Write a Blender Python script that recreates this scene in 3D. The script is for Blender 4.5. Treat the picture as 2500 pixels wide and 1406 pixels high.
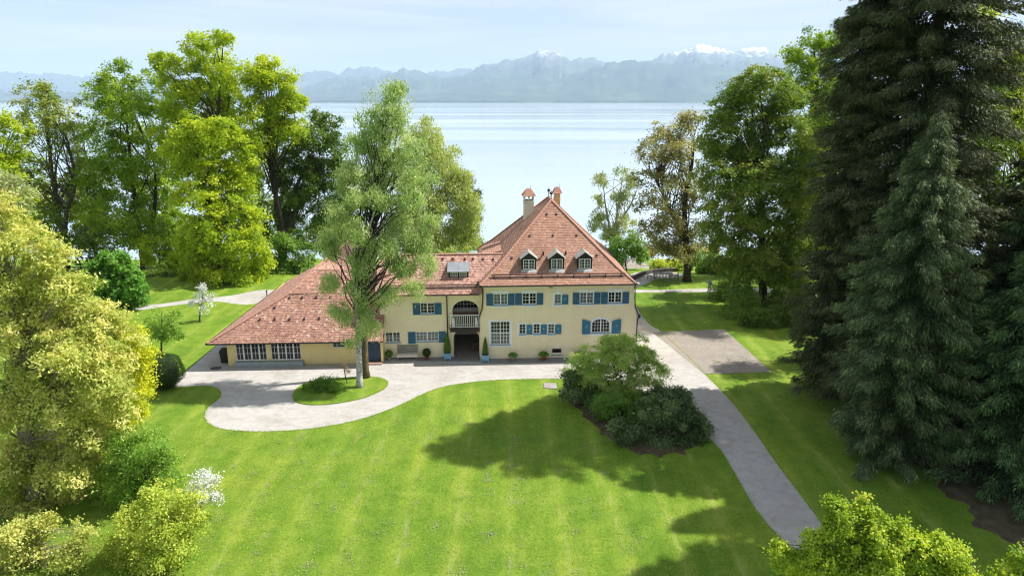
import bpy, math, random
import numpy as np
from mathutils import Vector, Matrix
from mathutils.geometry import tessellate_polygon

for o in list(bpy.data.objects): bpy.data.objects.remove(o)
SC = bpy.context.scene
COL = SC.collection
PI = math.pi
rnd = random.Random(7)
RNG = np.random.default_rng(11)

# ------------------------------------------------------------------ camera
FPX = 1667.0; CX, CY = 1250.0, 703.0
CAMZ = 20.0; PITCH = math.radians(15.33)
cam = bpy.data.cameras.new('camera'); camo = bpy.data.objects.new('camera', cam); COL.objects.link(camo)
cam.sensor_width = 36.0; cam.lens = 36.0*FPX/2500.0
cam.clip_start = 0.5; cam.clip_end = 90000.0
camo.location = (0, 0, CAMZ); camo.rotation_euler = (PI/2-PITCH, 0, 0)
SC.camera = camo

# ------------------------------------------------------------------ world + sun
SUN_EL = math.radians(50); SUN_DIR = Vector((0.98, 0.2, 0)).normalized()   # horizontal direction towards the sun
w = bpy.data.worlds.new('World'); SC.world = w; w.use_nodes = True
nt = w.node_tree; nt.nodes.clear()
wo = nt.nodes.new('ShaderNodeOutputWorld'); bg = nt.nodes.new('ShaderNodeBackground')
sky = nt.nodes.new('ShaderNodeTexSky'); sky.sky_type = 'NISHITA'; sky.sun_disc = False
sky.sun_elevation = SUN_EL; sky.sun_rotation = math.atan2(SUN_DIR.x, SUN_DIR.y)
sky.altitude = 500; sky.air_density = 1.0; sky.dust_density = 1.2; sky.ozone_density = 1.5
tc = nt.nodes.new('ShaderNodeTexCoord'); mp = nt.nodes.new('ShaderNodeMapping')
mp.inputs['Scale'].default_value = (1.0, 1.0, 14.0); mp.inputs['Location'].default_value = (3.1, 1.7, 0.6)
nz = nt.nodes.new('ShaderNodeTexNoise'); nz.inputs['Scale'].default_value = 2.2; nz.inputs['Detail'].default_value = 6
nz.inputs['Roughness'].default_value = 0.55; nz.inputs['Distortion'].default_value = 0.6
cr = nt.nodes.new('ShaderNodeValToRGB'); cr.color_ramp.elements[0].position = 0.40; cr.color_ramp.elements[1].position = 0.62
cr.color_ramp.elements[0].color = (0.40, 0.40, 0.40, 1); cr.color_ramp.elements[1].color = (0.95, 0.95, 0.95, 1)
mx = nt.nodes.new('ShaderNodeMixRGB'); mx.inputs[2].default_value = (7.2, 7.4, 7.7, 1)
nt.links.new(tc.outputs['Generated'], mp.inputs[0]); nt.links.new(mp.outputs[0], nz.inputs[0])
nt.links.new(nz.outputs[0], cr.inputs[0]); nt.links.new(cr.outputs[0], mx.inputs[0])
nt.links.new(sky.outputs[0], mx.inputs[1]); nt.links.new(mx.outputs[0], bg.inputs[0])
bg.inputs[1].default_value = 0.068
nt.links.new(bg.outputs[0], wo.inputs[0])

sun = bpy.data.lights.new('sun', 'SUN'); sun.energy = 5.0; sun.angle = math.radians(0.55); sun.color = (1.0, 0.95, 0.87)
suno = bpy.data.objects.new('sun', sun); COL.objects.link(suno)
to_sun = Vector((SUN_DIR.x*math.cos(SUN_EL), SUN_DIR.y*math.cos(SUN_EL), math.sin(SUN_EL)))
suno.rotation_euler = to_sun.to_track_quat('Z', 'Y').to_euler()

SC.view_settings.view_transform = 'Standard'; SC.view_settings.look = 'None'
SC.view_settings.exposure = 0.74; SC.view_settings.gamma = 1.0
SC.view_settings.use_curve_mapping = False
SC.cycles.use_denoising = True; SC.cycles.filter_width = 1.15
SC.cycles.max_bounces = 6; SC.cycles.diffuse_bounces = 3; SC.cycles.glossy_bounces = 3
SC.cycles.transmission_bounces = 4; SC.cycles.transparent_max_bounces = 8; SC.cycles.volume_bounces = 1
SC.cycles.caustics_reflective = False; SC.cycles.caustics_refractive = False

# ------------------------------------------------------------------ pixel -> place
CAMP = np.array([0, 0, CAMZ]); FW = np.array([0, math.cos(PITCH), -math.sin(PITCH)]); UPV = np.array([0, math.sin(PITCH), math.cos(PITCH)])
def ray(px, py):
    return FW + np.array([1., 0, 0])*((px-CX)/FPX) - UPV*((py-CY)/FPX)
def gnd(px, py, z=0.0):
    d = ray(px, py); t = (z-CAMZ)/d[2]; return CAMP + d*t
def onY(px, py, Y):
    d = ray(px, py); t = Y/d[1]; return CAMP + d*t
def mpp(px, py, Y):                     # metres per photo pixel on the plane y = Y
    d = ray(px, py); return (Y/d[1])/FPX
class Frame:
    """a building's own axes: local x along its front, local y to the back"""
    def __init__(s, ox, oy, ang):
        s.o = np.array([ox, oy, 0.]); s.a = ang; c, q = math.cos(ang), math.sin(ang)
        s.R = np.array([[c, -q, 0], [q, c, 0], [0, 0, 1]])
    def loc(s, p): return s.R.T @ (np.asarray(p, float)-s.o)
    def at(s, px, py, y=0.0):
        c = s.loc(CAMP); d = s.R.T @ ray(px, py); t = (y-c[1])/d[1]; return c + d*t
    def plane(s, px, py, p0, n):
        c = s.loc(CAMP); d = s.R.T @ ray(px, py); n = np.asarray(n); t = np.dot(np.asarray(p0)-c, n)/np.dot(d, n); return c + d*t
    def gnd(s, px, py, z=0.0): return s.loc(gnd(px, py, z))
def terrain(y):
    return 0.0 if y < 79 else max(-8.6*(y-79)/46.0, -20.0)

# ------------------------------------------------------------------ objects
def tag(o, label=None, cat=None, group=None, kind=None):
    if label: o['label'] = label
    if cat: o['category'] = cat
    if group: o['group'] = group
    if kind: o['kind'] = kind
    return o
def empty(name, loc=(0, 0, 0), rz=0.0, **k):
    o = bpy.data.objects.new(name, None); COL.objects.link(o); o.location = loc; o.rotation_euler = (0, 0, rz); o.empty_display_size = 0.3
    return tag(o, **k)
def link(name, me, parent=None, **k):
    o = bpy.data.objects.new(name, me); COL.objects.link(o)
    if parent: o.parent = parent
    return tag(o, **k)
def copy_tree(o, parent=None):
    c = o.copy(); COL.objects.link(c); c.parent = parent
    for ch in list(o.children): copy_tree(ch, c)
    return c

class MB:
    def __init__(s): s.v = []; s.f = []
    def add(s, vs, fs):
        n = len(s.v); s.v += [tuple(map(float, p)) for p in vs]; s.f += [tuple(i+n for i in f) for f in fs]; return s
    def quad(s, a, b, c, d): return s.add([a, b, c, d], [(0, 1, 2, 3)])
    def box(s, x0, x1, y0, y1, z0, z1):
        vs = [(x0,y0,z0),(x1,y0,z0),(x1,y1,z0),(x0,y1,z0),(x0,y0,z1),(x1,y0,z1),(x1,y1,z1),(x0,y1,z1)]
        return s.add(vs, [(0,3,2,1),(4,5,6,7),(0,1,5,4),(1,2,6,5),(2,3,7,6),(3,0,4,7)])
    def prism(s, poly, y0, y1):            # poly in (x,z), extruded along y
        n = len(poly); vs = [(x, y0, z) for x, z in poly]+[(x, y1, z) for x, z in poly]
        fs = [tuple(range(n)), tuple(range(2*n-1, n-1, -1))]+[(i, n+i, n+(i+1) % n, (i+1) % n) for i in range(n)]
        return s.add(vs, fs)
    def tube(s, pts, rad, sides=6, cap=True):
        pts = [Vector(p) for p in pts]; n = len(pts); rings = []
        if not hasattr(rad, '__len__'): rad = [rad]*n
        base = len(s.v); prev = None
        for i, p in enumerate(pts):
            t = (pts[min(i+1, n-1)]-pts[max(i-1, 0)]).normalized()
            if prev is None:
                a = Vector((0, 0, 1)) if abs(t.z) < 0.9 else Vector((1, 0, 0)); u = t.cross(a).normalized()
            else:
                u = (prev - t*prev.dot(t)).normalized()
            prev = u; b = t.cross(u)
            for k in range(sides):
                q = p + (u*math.cos(2*PI*k/sides)+b*math.sin(2*PI*k/sides))*rad[i]; s.v.append(tuple(q))
        for i in range(n-1):
            for k in range(sides):
                a = base+i*sides+k; c = base+i*sides+(k+1) % sides
                s.f.append((a, c, c+sides, a+sides))
        if cap:
            s.f.append(tuple(base+k for k in range(sides))[::-1]); s.f.append(tuple(base+(n-1)*sides+k for k in range(sides)))
        return s
    def lathe(s, prof, c=(0, 0, 0), sides=14, sx=1., sy=1.):   # prof: (r,z)
        base = len(s.v); n = len(prof)
        for r, z in prof:
            for k in range(sides):
                s.v.append((c[0]+sx*r*math.cos(2*PI*k/sides), c[1]+sy*r*math.sin(2*PI*k/sides), c[2]+z))
        for i in range(n-1):
            for k in range(sides):
                a = base+i*sides+k; b = base+i*sides+(k+1) % sides
                s.f.append((a, b, b+sides, a+sides))
        s.f.append(tuple(base+k for k in range(sides))[::-1]); s.f.append(tuple(base+(n-1)*sides+k for k in range(sides)))
        return s
    def mesh(s, name, mat, smooth=False):
        me = bpy.data.meshes.new(name); me.from_pydata(s.v, [], s.f); me.update()
        if mat: me.materials.append(mat)
        if smooth:
            me.polygons.foreach_set('use_smooth', [True]*len(me.polygons))
        return me
    def build(s, name, mat, parent=None, smooth=False, **k):
        return link(name, s.mesh(name, mat, smooth), parent, **k)

def np_mesh(name, V, F, mat, tint=None, smooth=False):
    """V (n,3); F (m,k) with k constant"""
    me = bpy.data.meshes.new(name); n, (m, k) = len(V), F.shape
    me.vertices.add(n); me.vertices.foreach_set('co', np.ascontiguousarray(V, np.float32).ravel())
    me.loops.add(m*k); me.loops.foreach_set('vertex_index', np.ascontiguousarray(F, np.int32).ravel())
    me.polygons.add(m); me.polygons.foreach_set('loop_start', np.arange(0, m*k, k, dtype=np.int32))
    me.polygons.foreach_set('loop_total', np.full(m, k, np.int32))
    if smooth: me.polygons.foreach_set('use_smooth', np.ones(m, bool))
    if tint is not None:
        a = me.attributes.new('tint', 'FLOAT', 'POINT'); a.data.foreach_set('value', np.ascontiguousarray(tint, np.float32))
    me.update(calc_edges=True); me.materials.append(mat)
    return me

def catmull(pts, n=8, closed=True):
    P = [np.asarray(p, float) for p in pts]; out = []; m = len(P)
    for i in range(m if closed else m-1):
        if closed: p0, p1, p2, p3 = P[i-1], P[i], P[(i+1) % m], P[(i+2) % m]
        else: p0, p1, p2, p3 = P[max(i-1, 0)], P[i], P[i+1], P[min(i+2, m-1)]
        for k in range(n):
            t = k/n
            out.append(0.5*((2*p1)+(-p0+p2)*t+(2*p0-5*p1+4*p2-p3)*t*t+(-p0+3*p1-3*p2+p3)*t**3))
    if not closed: out.append(P[-1])
    return out
def sheet(name, poly, z, mat, parent=None, thick=0.0, **k):
    """flat polygon (list of xy) lying at height z"""
    vs = [Vector((p[0], p[1], z)) for p in poly]
    tris = tessellate_polygon([vs]); mb = MB()
    fs = []
    for t in tris:
        a, b, c = (vs[i] for i in t)
        fs.append(tuple(t) if (b-a).cross(c-a).z > 0 else tuple(reversed(t)))
    mb.add(vs, fs)
    if thick:
        n = len(vs)
        for i in range(n):
            a, b = vs[i], vs[(i+1) % n]
            mb.quad((a.x, a.y, z-thick), (b.x, b.y, z-thick), b, a)
    return mb.build(name, mat, parent, **k)

# ------------------------------------------------------------------ materials
class NT:
    def __init__(s, name):
        s.m = bpy.data.materials.new(name); s.m.use_nodes = True; s.t = s.m.node_tree; s.t.nodes.clear()
        s.out = s.n('ShaderNodeOutputMaterial')
    def n(s, ty, **k):
        x = s.t.nodes.new(ty)
        for a, b in k.items(): setattr(x, a, b)
        return x
    def l(s, a, b): s.t.links.new(a, b)
    def set(s, node, **k):
        for a, b in k.items():
            a = a.replace('_', ' ')
            if hasattr(b, 'is_linked') or isinstance(b, bpy.types.NodeSocket): s.l(b, node.inputs[a])
            else: node.inputs[a].default_value = (tuple(b)+(1,) if isinstance(b, (tuple, list)) and len(b) == 3 and node.inputs[a].type == 'RGBA' else b)
        return node
    def noise(s, scale, detail=4, rough=.55, vec=None, dist=0.):
        x = s.n('ShaderNodeTexNoise'); x.inputs['Scale'].default_value = scale; x.inputs['Detail'].default_value = detail
        x.inputs['Roughness'].default_value = rough; x.inputs['Distortion'].default_value = dist
        s.l(vec if vec else s.obj(), x.inputs['Vector']); return x.outputs[0]
    def obj(s, scale=None, rot=None, coord='Object'):
        if not hasattr(s, '_tc'): s._tc = s.n('ShaderNodeTexCoord')
        o = s._tc.outputs[coord]
        if scale or rot:
            m = s.n('ShaderNodeMapping')
            if scale: m.inputs['Scale'].default_value = scale
            if rot: m.inputs['Rotation'].default_value = rot
            s.l(o, m.inputs[0]); o = m.outputs[0]
        return o
    def ramp(s, fac, stops):
        r = s.n('ShaderNodeValToRGB'); e = r.color_ramp.elements
        while len(e) < len(stops): e.new(0.5)
        for i, (p, c) in enumerate(stops):
            e[i].position = p; e[i].color = tuple(c)+(1,) if len(c) == 3 else c
        s.l(fac, r.inputs[0]); return r.outputs[0]
    def mix(s, fac, a, b, mode='MIX'):
        x = s.n('ShaderNodeMixRGB', blend_type=mode)
        for i, v in enumerate((fac, a, b)):
            if isinstance(v, bpy.types.NodeSocket): s.l(v, x.inputs[i])
            elif i == 0: x.inputs[0].default_value = v
            else: x.inputs[i].default_value = tuple(v)+(1,)
        return x.outputs[0]
    def math(s, op, a, b=0.5):
        x = s.n('ShaderNodeMath', operation=op)
        for i, v in enumerate((a, b)):
            if isinstance(v, bpy.types.NodeSocket): s.l(v, x.inputs[i])
            else: x.inputs[i].default_value = v
        return x.outputs[0]
    def bump(s, h, strength=.3, dist=.02):
        b = s.n('ShaderNodeBump'); b.inputs['Strength'].default_value = strength; b.inputs['Distance'].default_value = dist
        s.l(h, b.inputs['Height']); return b.outputs[0]
    def pbsdf(s, col, rough=.6, normal=None, metal=0., spec=.4):
        p = s.n('ShaderNodeBsdfPrincipled')
        if isinstance(col, bpy.types.NodeSocket): s.l(col, p.inputs['Base Color'])
        else: p.inputs['Base Color'].default_value = tuple(col)+(1,)
        if isinstance(rough, bpy.types.NodeSocket): s.l(rough, p.inputs['Roughness'])
        else: p.inputs['Roughness'].default_value = rough
        p.inputs['Metallic'].default_value = metal; p.inputs['Specular IOR Level'].default_value = spec
        if normal: s.l(normal, p.inputs['Normal'])
        return p.outputs[0]
    def done(s, sh): s.l(sh, s.out.inputs[0]); return s.m
def plain(name, col, rough=.6, var=.12, scale=6., bump=.15, metal=0., spec=.4, bscale=None):
    t = NT(name); f = t.noise(scale, 5)
    lo = tuple(c*(1-var) for c in col); hi = tuple(min(1, c*(1+var)) for c in col)
    c = t.ramp(f, [(.3, lo), (.7, hi)])
    nrm = t.bump(t.noise(bscale or scale*6, 3), bump, .01) if bump else None
    return t.done(t.pbsdf(c, rough, nrm, metal, spec))
def leafmat(name, cols, trans=.42, rough=.5, tcol=None, spec=.25, gain=1.55):
    """cols: dark -> light over the leaf's own tint"""
    t = NT(name); a = t.n('ShaderNodeAttribute', attribute_name='tint')
    cols = [tuple(min(.85, x*gain) for x in c_) for c_ in cols]
    n = len(cols); c = t.ramp(a.outputs['Fac'], [(i/(n-1), cols[i]) for i in range(n)])
    d = t.pbsdf(c, rough, None, 0., spec)
    tr = t.n('ShaderNodeBsdfTranslucent')
    t.l(t.mix(1.0, c, tcol or (1.25, 1.1, .55), 'MULTIPLY'), tr.inputs[0])
    m = t.n('ShaderNodeMixShader'); m.inputs[0].default_value = trans
    t.l(d, m.inputs[1]); t.l(tr.outputs[0], m.inputs[2])
    return t.done(m.outputs[0])

def m_wall(name, col):
    t = NT(name); f = t.noise(.7, 5, .6); g = t.noise(9., 4)
    c = t.ramp(f, [(.25, tuple(x*.9 for x in col)), (.75, tuple(min(1, x*1.05) for x in col))])
    c = t.mix(.08, c, t.ramp(g, [(.35, (.35, .3, .2)), (.6, (1, 1, 1))]), 'MULTIPLY')
    st = t.noise(2.2, 5, .7, t.obj((1.6, 1.6, .22)))
    c = t.mix(.12, c, t.ramp(st, [(.42, (1, 1, 1)), (.75, (.72, .68, .6))]), 'MULTIPLY')
    return t.done(t.pbsdf(c, .85, t.bump(t.noise(60., 3), .25, .01), spec=.2))
M = {}
M['wall'] = m_wall('wall_render', (.90, .785, .55))
M['wall_left'] = m_wall('wall_render_wing', (.82, .66, .33))
M['white'] = plain('white_paint', (.80, .82, .84), .5, .05)
M['cream'] = plain('cream_render', (.74, .70, .58), .8, .08, 2)
M['orange_plaster'] = plain('ochre_plaster', (.70, .50, .28), .8, .1, 2)
M['blue'] = plain('blue_paint', (.036, .165, .275), .5, .2, 3)
M['blue_dark'] = plain('dark_blue_louvre', (.028, .115, .19), .5, .15, 3)
M['blue_door'] = plain('navy_door', (.030, .060, .115), .55, .15, 3)
M['sill'] = plain('blue_sill', (.16, .30, .48), .5, .1, 3)
M['lightblue'] = plain('light_blue_wood', (.20, .42, .60), .6, .14, 4)
M['dark_timber'] = plain('dark_timber', (.028, .02, .02), .6, .2, 5)
M['brown_wood'] = plain('brown_wood', (.07, .042, .03), .65, .25, 5)
M['copper'] = plain('brown_copper', (.085, .042, .026), .45, .2, 4, metal=.3)
M['black_metal'] = plain('black_metal', (.022, .022, .026), .45, .2, 4)
M['zinc'] = plain('zinc_sheet', (.36, .39, .41), .38, .12, 2, metal=.55)
M['lead'] = plain('pale_lead_sheet', (.40, .42, .41), .45, .1, 2, metal=.3)
M['grey_stone'] = plain('grey_plinth', (.30, .35, .38), .8, .15, 3)
M['grey_wood'] = plain('weathered_wood', (.25, .24, .21), .8, .3, 9)
M['pale_wood'] = plain('bleached_wood', (.66, .60, .52), .8, .15, 6)
M['terracotta'] = plain('terracotta', (.42, .15, .075), .8, .2, 5)
M['pale_clay'] = plain('pale_clay', (.52, .38, .30), .8, .2, 5)
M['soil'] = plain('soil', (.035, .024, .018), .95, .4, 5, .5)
M['curtain'] = plain('curtain', (.60, .58, .57), .9, .08, 3)
M['stone'] = plain('weathered_stone', (.27, .30, .28), .9, .35, 7, .4)
M['bin'] = plain('bin_plastic', (.018, .02, .02), .5, .2, 5)
M['slab'] = plain('concrete_slab', (.30, .27, .27), .9, .2, 4, .3)
M['iron'] = plain('iron_cover', (.06, .055, .05), .7, .3, 7, .4)
M['snow_pipe'] = plain('snow_rail_metal', (.07, .06, .06), .4, .2, 3, metal=.3)
M['interior'] = plain('dark_interior', (.05, .045, .04), .9, .1, 2)  # room shade put into the colour: near-black so the panes read dark
def m_glass():
    t = NT('window_glass'); tr = t.n('ShaderNodeBsdfTransparent'); tr.inputs[0].default_value = (.6, .64, .64, 1)
    g = t.n('ShaderNodeBsdfGlossy'); g.inputs['Roughness'].default_value = .03; g.inputs[0].default_value = (.9, .95, 1, 1)
    t.l(t.bump(t.noise(1.3, 2), .06, .05), g.inputs['Normal'])
    f = t.n('ShaderNodeFresnel'); f.inputs[0].default_value = 1.5
    m = t.n('ShaderNodeMixShader'); t.l(t.math('MULTIPLY', f.outputs[0], .8), m.inputs[0]); t.l(tr.outputs[0], m.inputs[1]); t.l(g.outputs[0], m.inputs[2])
    return t.done(m.outputs[0])
M['glass'] = m_glass()
def m_tiles(name, stops, lichen=.25):
    t = NT(name); g = t.n('ShaderNodeNewGeometry')
    c = t.ramp(g.outputs['Random Per Island'], stops)
    big = t.noise(.55, 5, .65)
    c = t.mix(.6, c, t.ramp(big, [(.3, (.70, .66, .66)), (.52, (1, 1, 1)), (.75, (1.15, 1.08, 1.0))]), 'MULTIPLY')
    stn = t.noise(1.6, 5, .7, t.obj((2.2, 1., .5))); c = t.mix(.35, c, t.ramp(stn, [(.5, (1, 1, 1)), (.72, (.55, .5, .47))]), 'MULTIPLY')
    li = t.noise(2.3, 6, .75); li2 = t.math('MULTIPLY', li, t.noise(22., 3, .7))
    c = t.mix(t.math('MULTIPLY', t.ramp(li2, [(.30, (0, 0, 0)), (.40, (1, 1, 1))]), lichen), c, (.50, .46, .40))
    return t.done(t.pbsdf(c, .75, t.bump(t.noise(45., 3), .3, .01), spec=.3))
RED = [(0, (.33, .175, .122)), (.3, (.375, .205, .145)), (.7, (.41, .23, .165)), (.95, (.45, .26, .19)), (1, (.52, .34, .25))]
M['tile_main'] = m_tiles('roof_tiles_villa', RED, .25)
M['tile_mid'] = m_tiles('roof_tiles_wing', [(0, (.30, .16, .13)), (.3, (.42, .23, .185)), (.6, (.48, .28, .225)), (1, (.58, .38, .31))], .35)
M['tile_left'] = m_tiles('roof_tiles_outbuilding', [(0, (.27, .145, .115)), (.3, (.37, .20, .155)), (.8, (.45, .25, .19)), (.955, (.55, .32, .22)), (.975, (.56, .42, .35)), (1, (.60, .50, .44))], .5)
M['cap'] = m_tiles('ridge_tiles', [(0, (.38, .195, .145)), (.5, (.44, .235, .175)), (1, (.50, .29, .22))], .15)
M['deck'] = plain('roof_underlay', (.09, .05, .04), .9, .2, 4)
# ================================================================== the setting
def m_lawn():
    t = NT('lawn'); P = t.obj()
    sep = t.n('ShaderNodeSeparateXYZ'); t.l(P, sep.inputs[0])
    big = t.noise(.11, 4, .6); mid = t.noise(.9, 5, .65); fine = t.noise(7., 6, .85)
    streak = t.noise(1.0, 4, .6, t.obj((1.5, .16, 1.)))
    # mowing lanes, 1.3 m wide, running away from the camera with a slight wander
    xx = t.math('ADD', sep.outputs[0], t.math('MULTIPLY', t.noise(.08, 2), 1.6))
    lane = t.math('SINE', t.math('MULTIPLY', xx, 2*PI/2.6))
    c = t.ramp(mid, [(.22, (.115, .205, .018)), (.5, (.172, .272, .027)), (.78, (.242, .325, .045))])
    c = t.mix(.85, c, t.ramp(fine, [(.28, (.35, .45, .35)), (.5, (1, 1, 1)), (.72, (1.55, 1.42, 1.4))]), 'MULTIPLY')
    c = t.mix(.7, c, t.ramp(streak, [(.3, (.78, .84, .75)), (.55, (1, 1, 1)), (.75, (1.28, 1.15, 1.2))]), 'MULTIPLY')
    c = t.mix(.9, c, t.ramp(big, [(.32, (.74, .84, .80)), (.5, (1, 1, 1)), (.68, (1.22, 1.08, 1.15))]), 'MULTIPLY')
    pt = t.noise(.5, 6, .7, None, 1.2); c = t.mix(.6, c, t.ramp(pt, [(.36, (.72, .86, .7)), (.5, (1, 1, 1)), (.66, (1.25, 1.1, 1.3))]), 'MULTIPLY')
    c = t.mix(.8, c, t.ramp(lane, [(.0, (.86, .92, .85)), (.5, (1, 1, 1)), (1., (1.16, 1.08, 1.12))]), 'MULTIPLY')
    ln = t.math('MULTIPLY', t.ramp(lane, [(.90, (0, 0, 0)), (.99, (1, 1, 1))]), t.ramp(t.noise(1.7, 5, .7, t.obj((1., .35, 1.))), [(.45, (0, 0, 0)), (.7, (1, 1, 1))]))
    c = t.mix(t.math('MULTIPLY', ln, .55), c, (.34, .37, .13))
    dry = t.noise(.45, 5, .75, t.obj((1., .5, 1.)))
    c = t.mix(t.math('MULTIPLY', t.ramp(dry, [(.60, (0, 0, 0)), (.74, (1, 1, 1))]), .5), c, (.36, .36, .09))
    h = t.math('ADD', t.noise(38., 4, .75), t.math('MULTIPLY', fine, .7))
    return t.done(t.pbsdf(c, .8, t.bump(h, .9, .05), spec=.15))
M['lawn'] = m_lawn()
def m_gravel(name, lo, hi, dirt=(.30, .265, .215)):
    t = NT(name); big = t.noise(.25, 5, .6); mid = t.noise(2.2, 5, .7); fine = t.noise(55., 3, .8)
    c = t.ramp(mid, [(.25, lo), (.75, hi)])
    c = t.mix(t.math('MULTIPLY', t.ramp(big, [(.45, (0, 0, 0)), (.75, (1, 1, 1))]), .45), c, dirt)
    v = t.n('ShaderNodeTexVoronoi'); v.inputs['Scale'].default_value = 26.; t.l(t.obj(), v.inputs[0])
    c = t.mix(.35, c, t.ramp(v.outputs['Distance'], [(.1, (1.2, 1.2, 1.2)), (.55, (.62, .62, .64))]), 'MULTIPLY')
    c = t.mix(.7, c, t.ramp(fine, [(.3, (.62, .62, .62)), (.7, (1.28, 1.28, 1.28))]), 'MULTIPLY')
    tr = t.noise(.9, 5, .65, t.obj((.8, 1.3, 1.)), .8); c = t.mix(.5, c, t.ramp(tr, [(.36, (.80, .78, .75)), (.55, (1.05, 1.05, 1.05))]), 'MULTIPLY')
    return t.done(t.pbsdf(c, .9, t.bump(fine, .6, .02), spec=.2))
M['gravel'] = m_gravel('gravel', (.41, .395, .37), (.54, .52, .495))
M['mulch'] = plain('mulch', (.085, .065, .036), .95, .5, 3, .8, bscale=14)
M['litter'] = plain('needle_litter', (.075, .062, .036), .95, .5, 1.2, .8, bscale=14)
M['cobble_strip'] = m_gravel('pebble_strip', (.18, .18, .19), (.34, .33, .32))
def m_pavers():
    t = NT('grid_pavers'); b = t.n('ShaderNodeTexBrick')
    t.l(t.obj(rot=(0, 0, .12)), b.inputs['Vector']); b.inputs['Scale'].default_value = 1.0
    b.inputs['Brick Width'].default_value = .21; b.inputs['Row Height'].default_value = .21; b.inputs['Mortar Size'].default_value = .025
    b.inputs['Color1'].default_value = (.36, .32, .29, 1); b.inputs['Color2'].default_value = (.29, .27, .26, 1); b.inputs['Mortar'].default_value = (.19, .18, .14, 1)
    c = t.mix(.6, b.outputs[0], t.ramp(t.noise(.8, 5, .7), [(.3, (.75, .72, .7)), (.7, (1.2, 1.15, 1.05))]), 'MULTIPLY')
    return t.done(t.pbsdf(c, .9, t.bump(b.outputs['Fac'], -.5, .02), spec=.2))
M['pavers'] = m_pavers()
M['brick_red'] = plain('red_brick_paving', (.40, .25, .21), .9, .25, 6, .4)
M['brick_dark'] = plain('passage_paver', (.20, .18, .17), .9, .35, 5, .4)

# ground: one sheet, level round the house, falling to the lake bed behind it
ys = [-500, -100, 0, 20, 35, 50, 65, 79, 85, 92, 100, 110, 125, 150, 186, 400]
xs = [-3000, -400, -150, -60, -30, 0, 30, 60, 150, 400, 3000]
mb = MB(); nx = len(xs)
mb.v = [(x, y, terrain(y)) for y in ys for x in xs]
mb.f = [(j*nx+i, j*nx+i+1, (j+1)*nx+i+1, (j+1)*nx+i) for j in range(len(ys)-1) for i in range(nx-1)]
mb.build('ground', M['lawn'], kind='structure')

def G(*pts): return [gnd(*p)[:2] for p in pts]
drive_px = [(430,946),(470,943),(515,943),(538,955),(535,972),(512,990),(500,1010),(506,1030),(535,1045),(580,1051),(650,1053),(730,1049),(800,1040),
    (870,1026),(930,1007),(985,985),(1030,963),(1080,945),(1150,933),(1230,927),(1330,925),(1420,926),(1500,932),(1570,960),(1650,1005),(1745,1082),(1792,1152),(1832,1222),(1870,1275),(1908,1315),(2010,1420),(2150,1560),
    (2420,1560),(2200,1420),(2050,1320),(1990,1255),(1960,1215),(1910,1150),(1850,1065),(1790,985),(1722,914),
    (1716,906),(1664,856),(1614,809),(1590,795),(1566,768),(1553,745)]
poly = catmull([gnd(*p)[:2] for p in drive_px], 5, False)
# behind and beside the buildings (hidden by them)
poly += [np.array(p) for p in [(9.9, 62.), (8.0, 62.), (8.0, 56.), (-20., 56.), (-20., 66.), (-23.9, 66.)]] + G((555,822),(500,868),(445,915),(415,940))
sheet('gravel_drive', poly, .008, M['gravel'], kind='structure')
isl_px = [(716,972),(722,952),(752,934),(800,926),(850,922),(905,920),(940,927),(946,940),(930,954),(890,971),(830,984),(770,989),(730,984)]
isl = catmull(G(*isl_px), 6)
sheet('grass_island', isl, .06, M['lawn'], thick=.056, kind='structure')
sheet('parking_bay', G((1592,811),(1768,804),(1884,908),(1719,913)), .014, M['pavers'], thick=.01, kind='structure')
sheet('rear_path', catmull(G((1540,714),(1600,714),(1700,713),(1800,712),(1900,716),(1990,722),(1990,712),(1900,706),(1800,703),(1700,705),(1600,708),(1540,707)), 4), .008, M['gravel'], kind='structure')
sheet('terrace', catmull(G((1540,702),(1575,694),(1602,682),(1660,676),(1660,668),(1600,662),(1540,670)), 4), .012, M['gravel'], kind='structure')
sheet('garden_path', catmull(G((340,757),(430,745),(520,736),(600,744),(650,735),(700,735),(700,712),(640,708),(560,722),(470,731),(400,741),(340,748)), 4), .008, M['gravel'], kind='structure')
bed = catmull(G((1352,958),(1385,985),(1440,1040),(1500,1090),(1570,1120),(1650,1122),(1720,1098),(1740,1060),(1690,1010),(1610,965),(1530,938),(1440,930),(1370,935)), 5); bc = sum(bed)/len(bed)
sheet('shrub_bed', [bc+(p-bc)*(.90+.04*math.sin(i*1.7)+.03*math.sin(i*3.3)) for i, p in enumerate(bed)], .014, M['mulch'], kind='structure')
wf = catmull([(24.5,18),(23.5,26),(23,30),(23.5,36),(25,44),(30,56),(38,70),(60,76),(80,40),(60,15),(34,14)], 14)
sheet('woodland_floor', [p+np.array([.35*math.sin(p[1]*2.1)+.2*math.sin(p[1]*5.3+1), 0]) for p in wf], .010, M['litter'], kind='structure')
sheet('edging_strip', [(-2.4,50.35),(9.7,51.0),(9.7,52.4),(-2.4,51.9)], .016, M['cobble_strip'], kind='structure')
sheet('pebble_strip', G((931,877),(1017,875),(1018,882),(1172,882),(1172,862),(931,862)), .017, M['cobble_strip'], kind='structure')  # dark pebbles; the eave's shadow line is put into their stepped front edge
sheet('brick_step_paving', G((893,884),(933,882),(933,862),(893,862)), .020, M['brick_red'], kind='structure')

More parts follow.
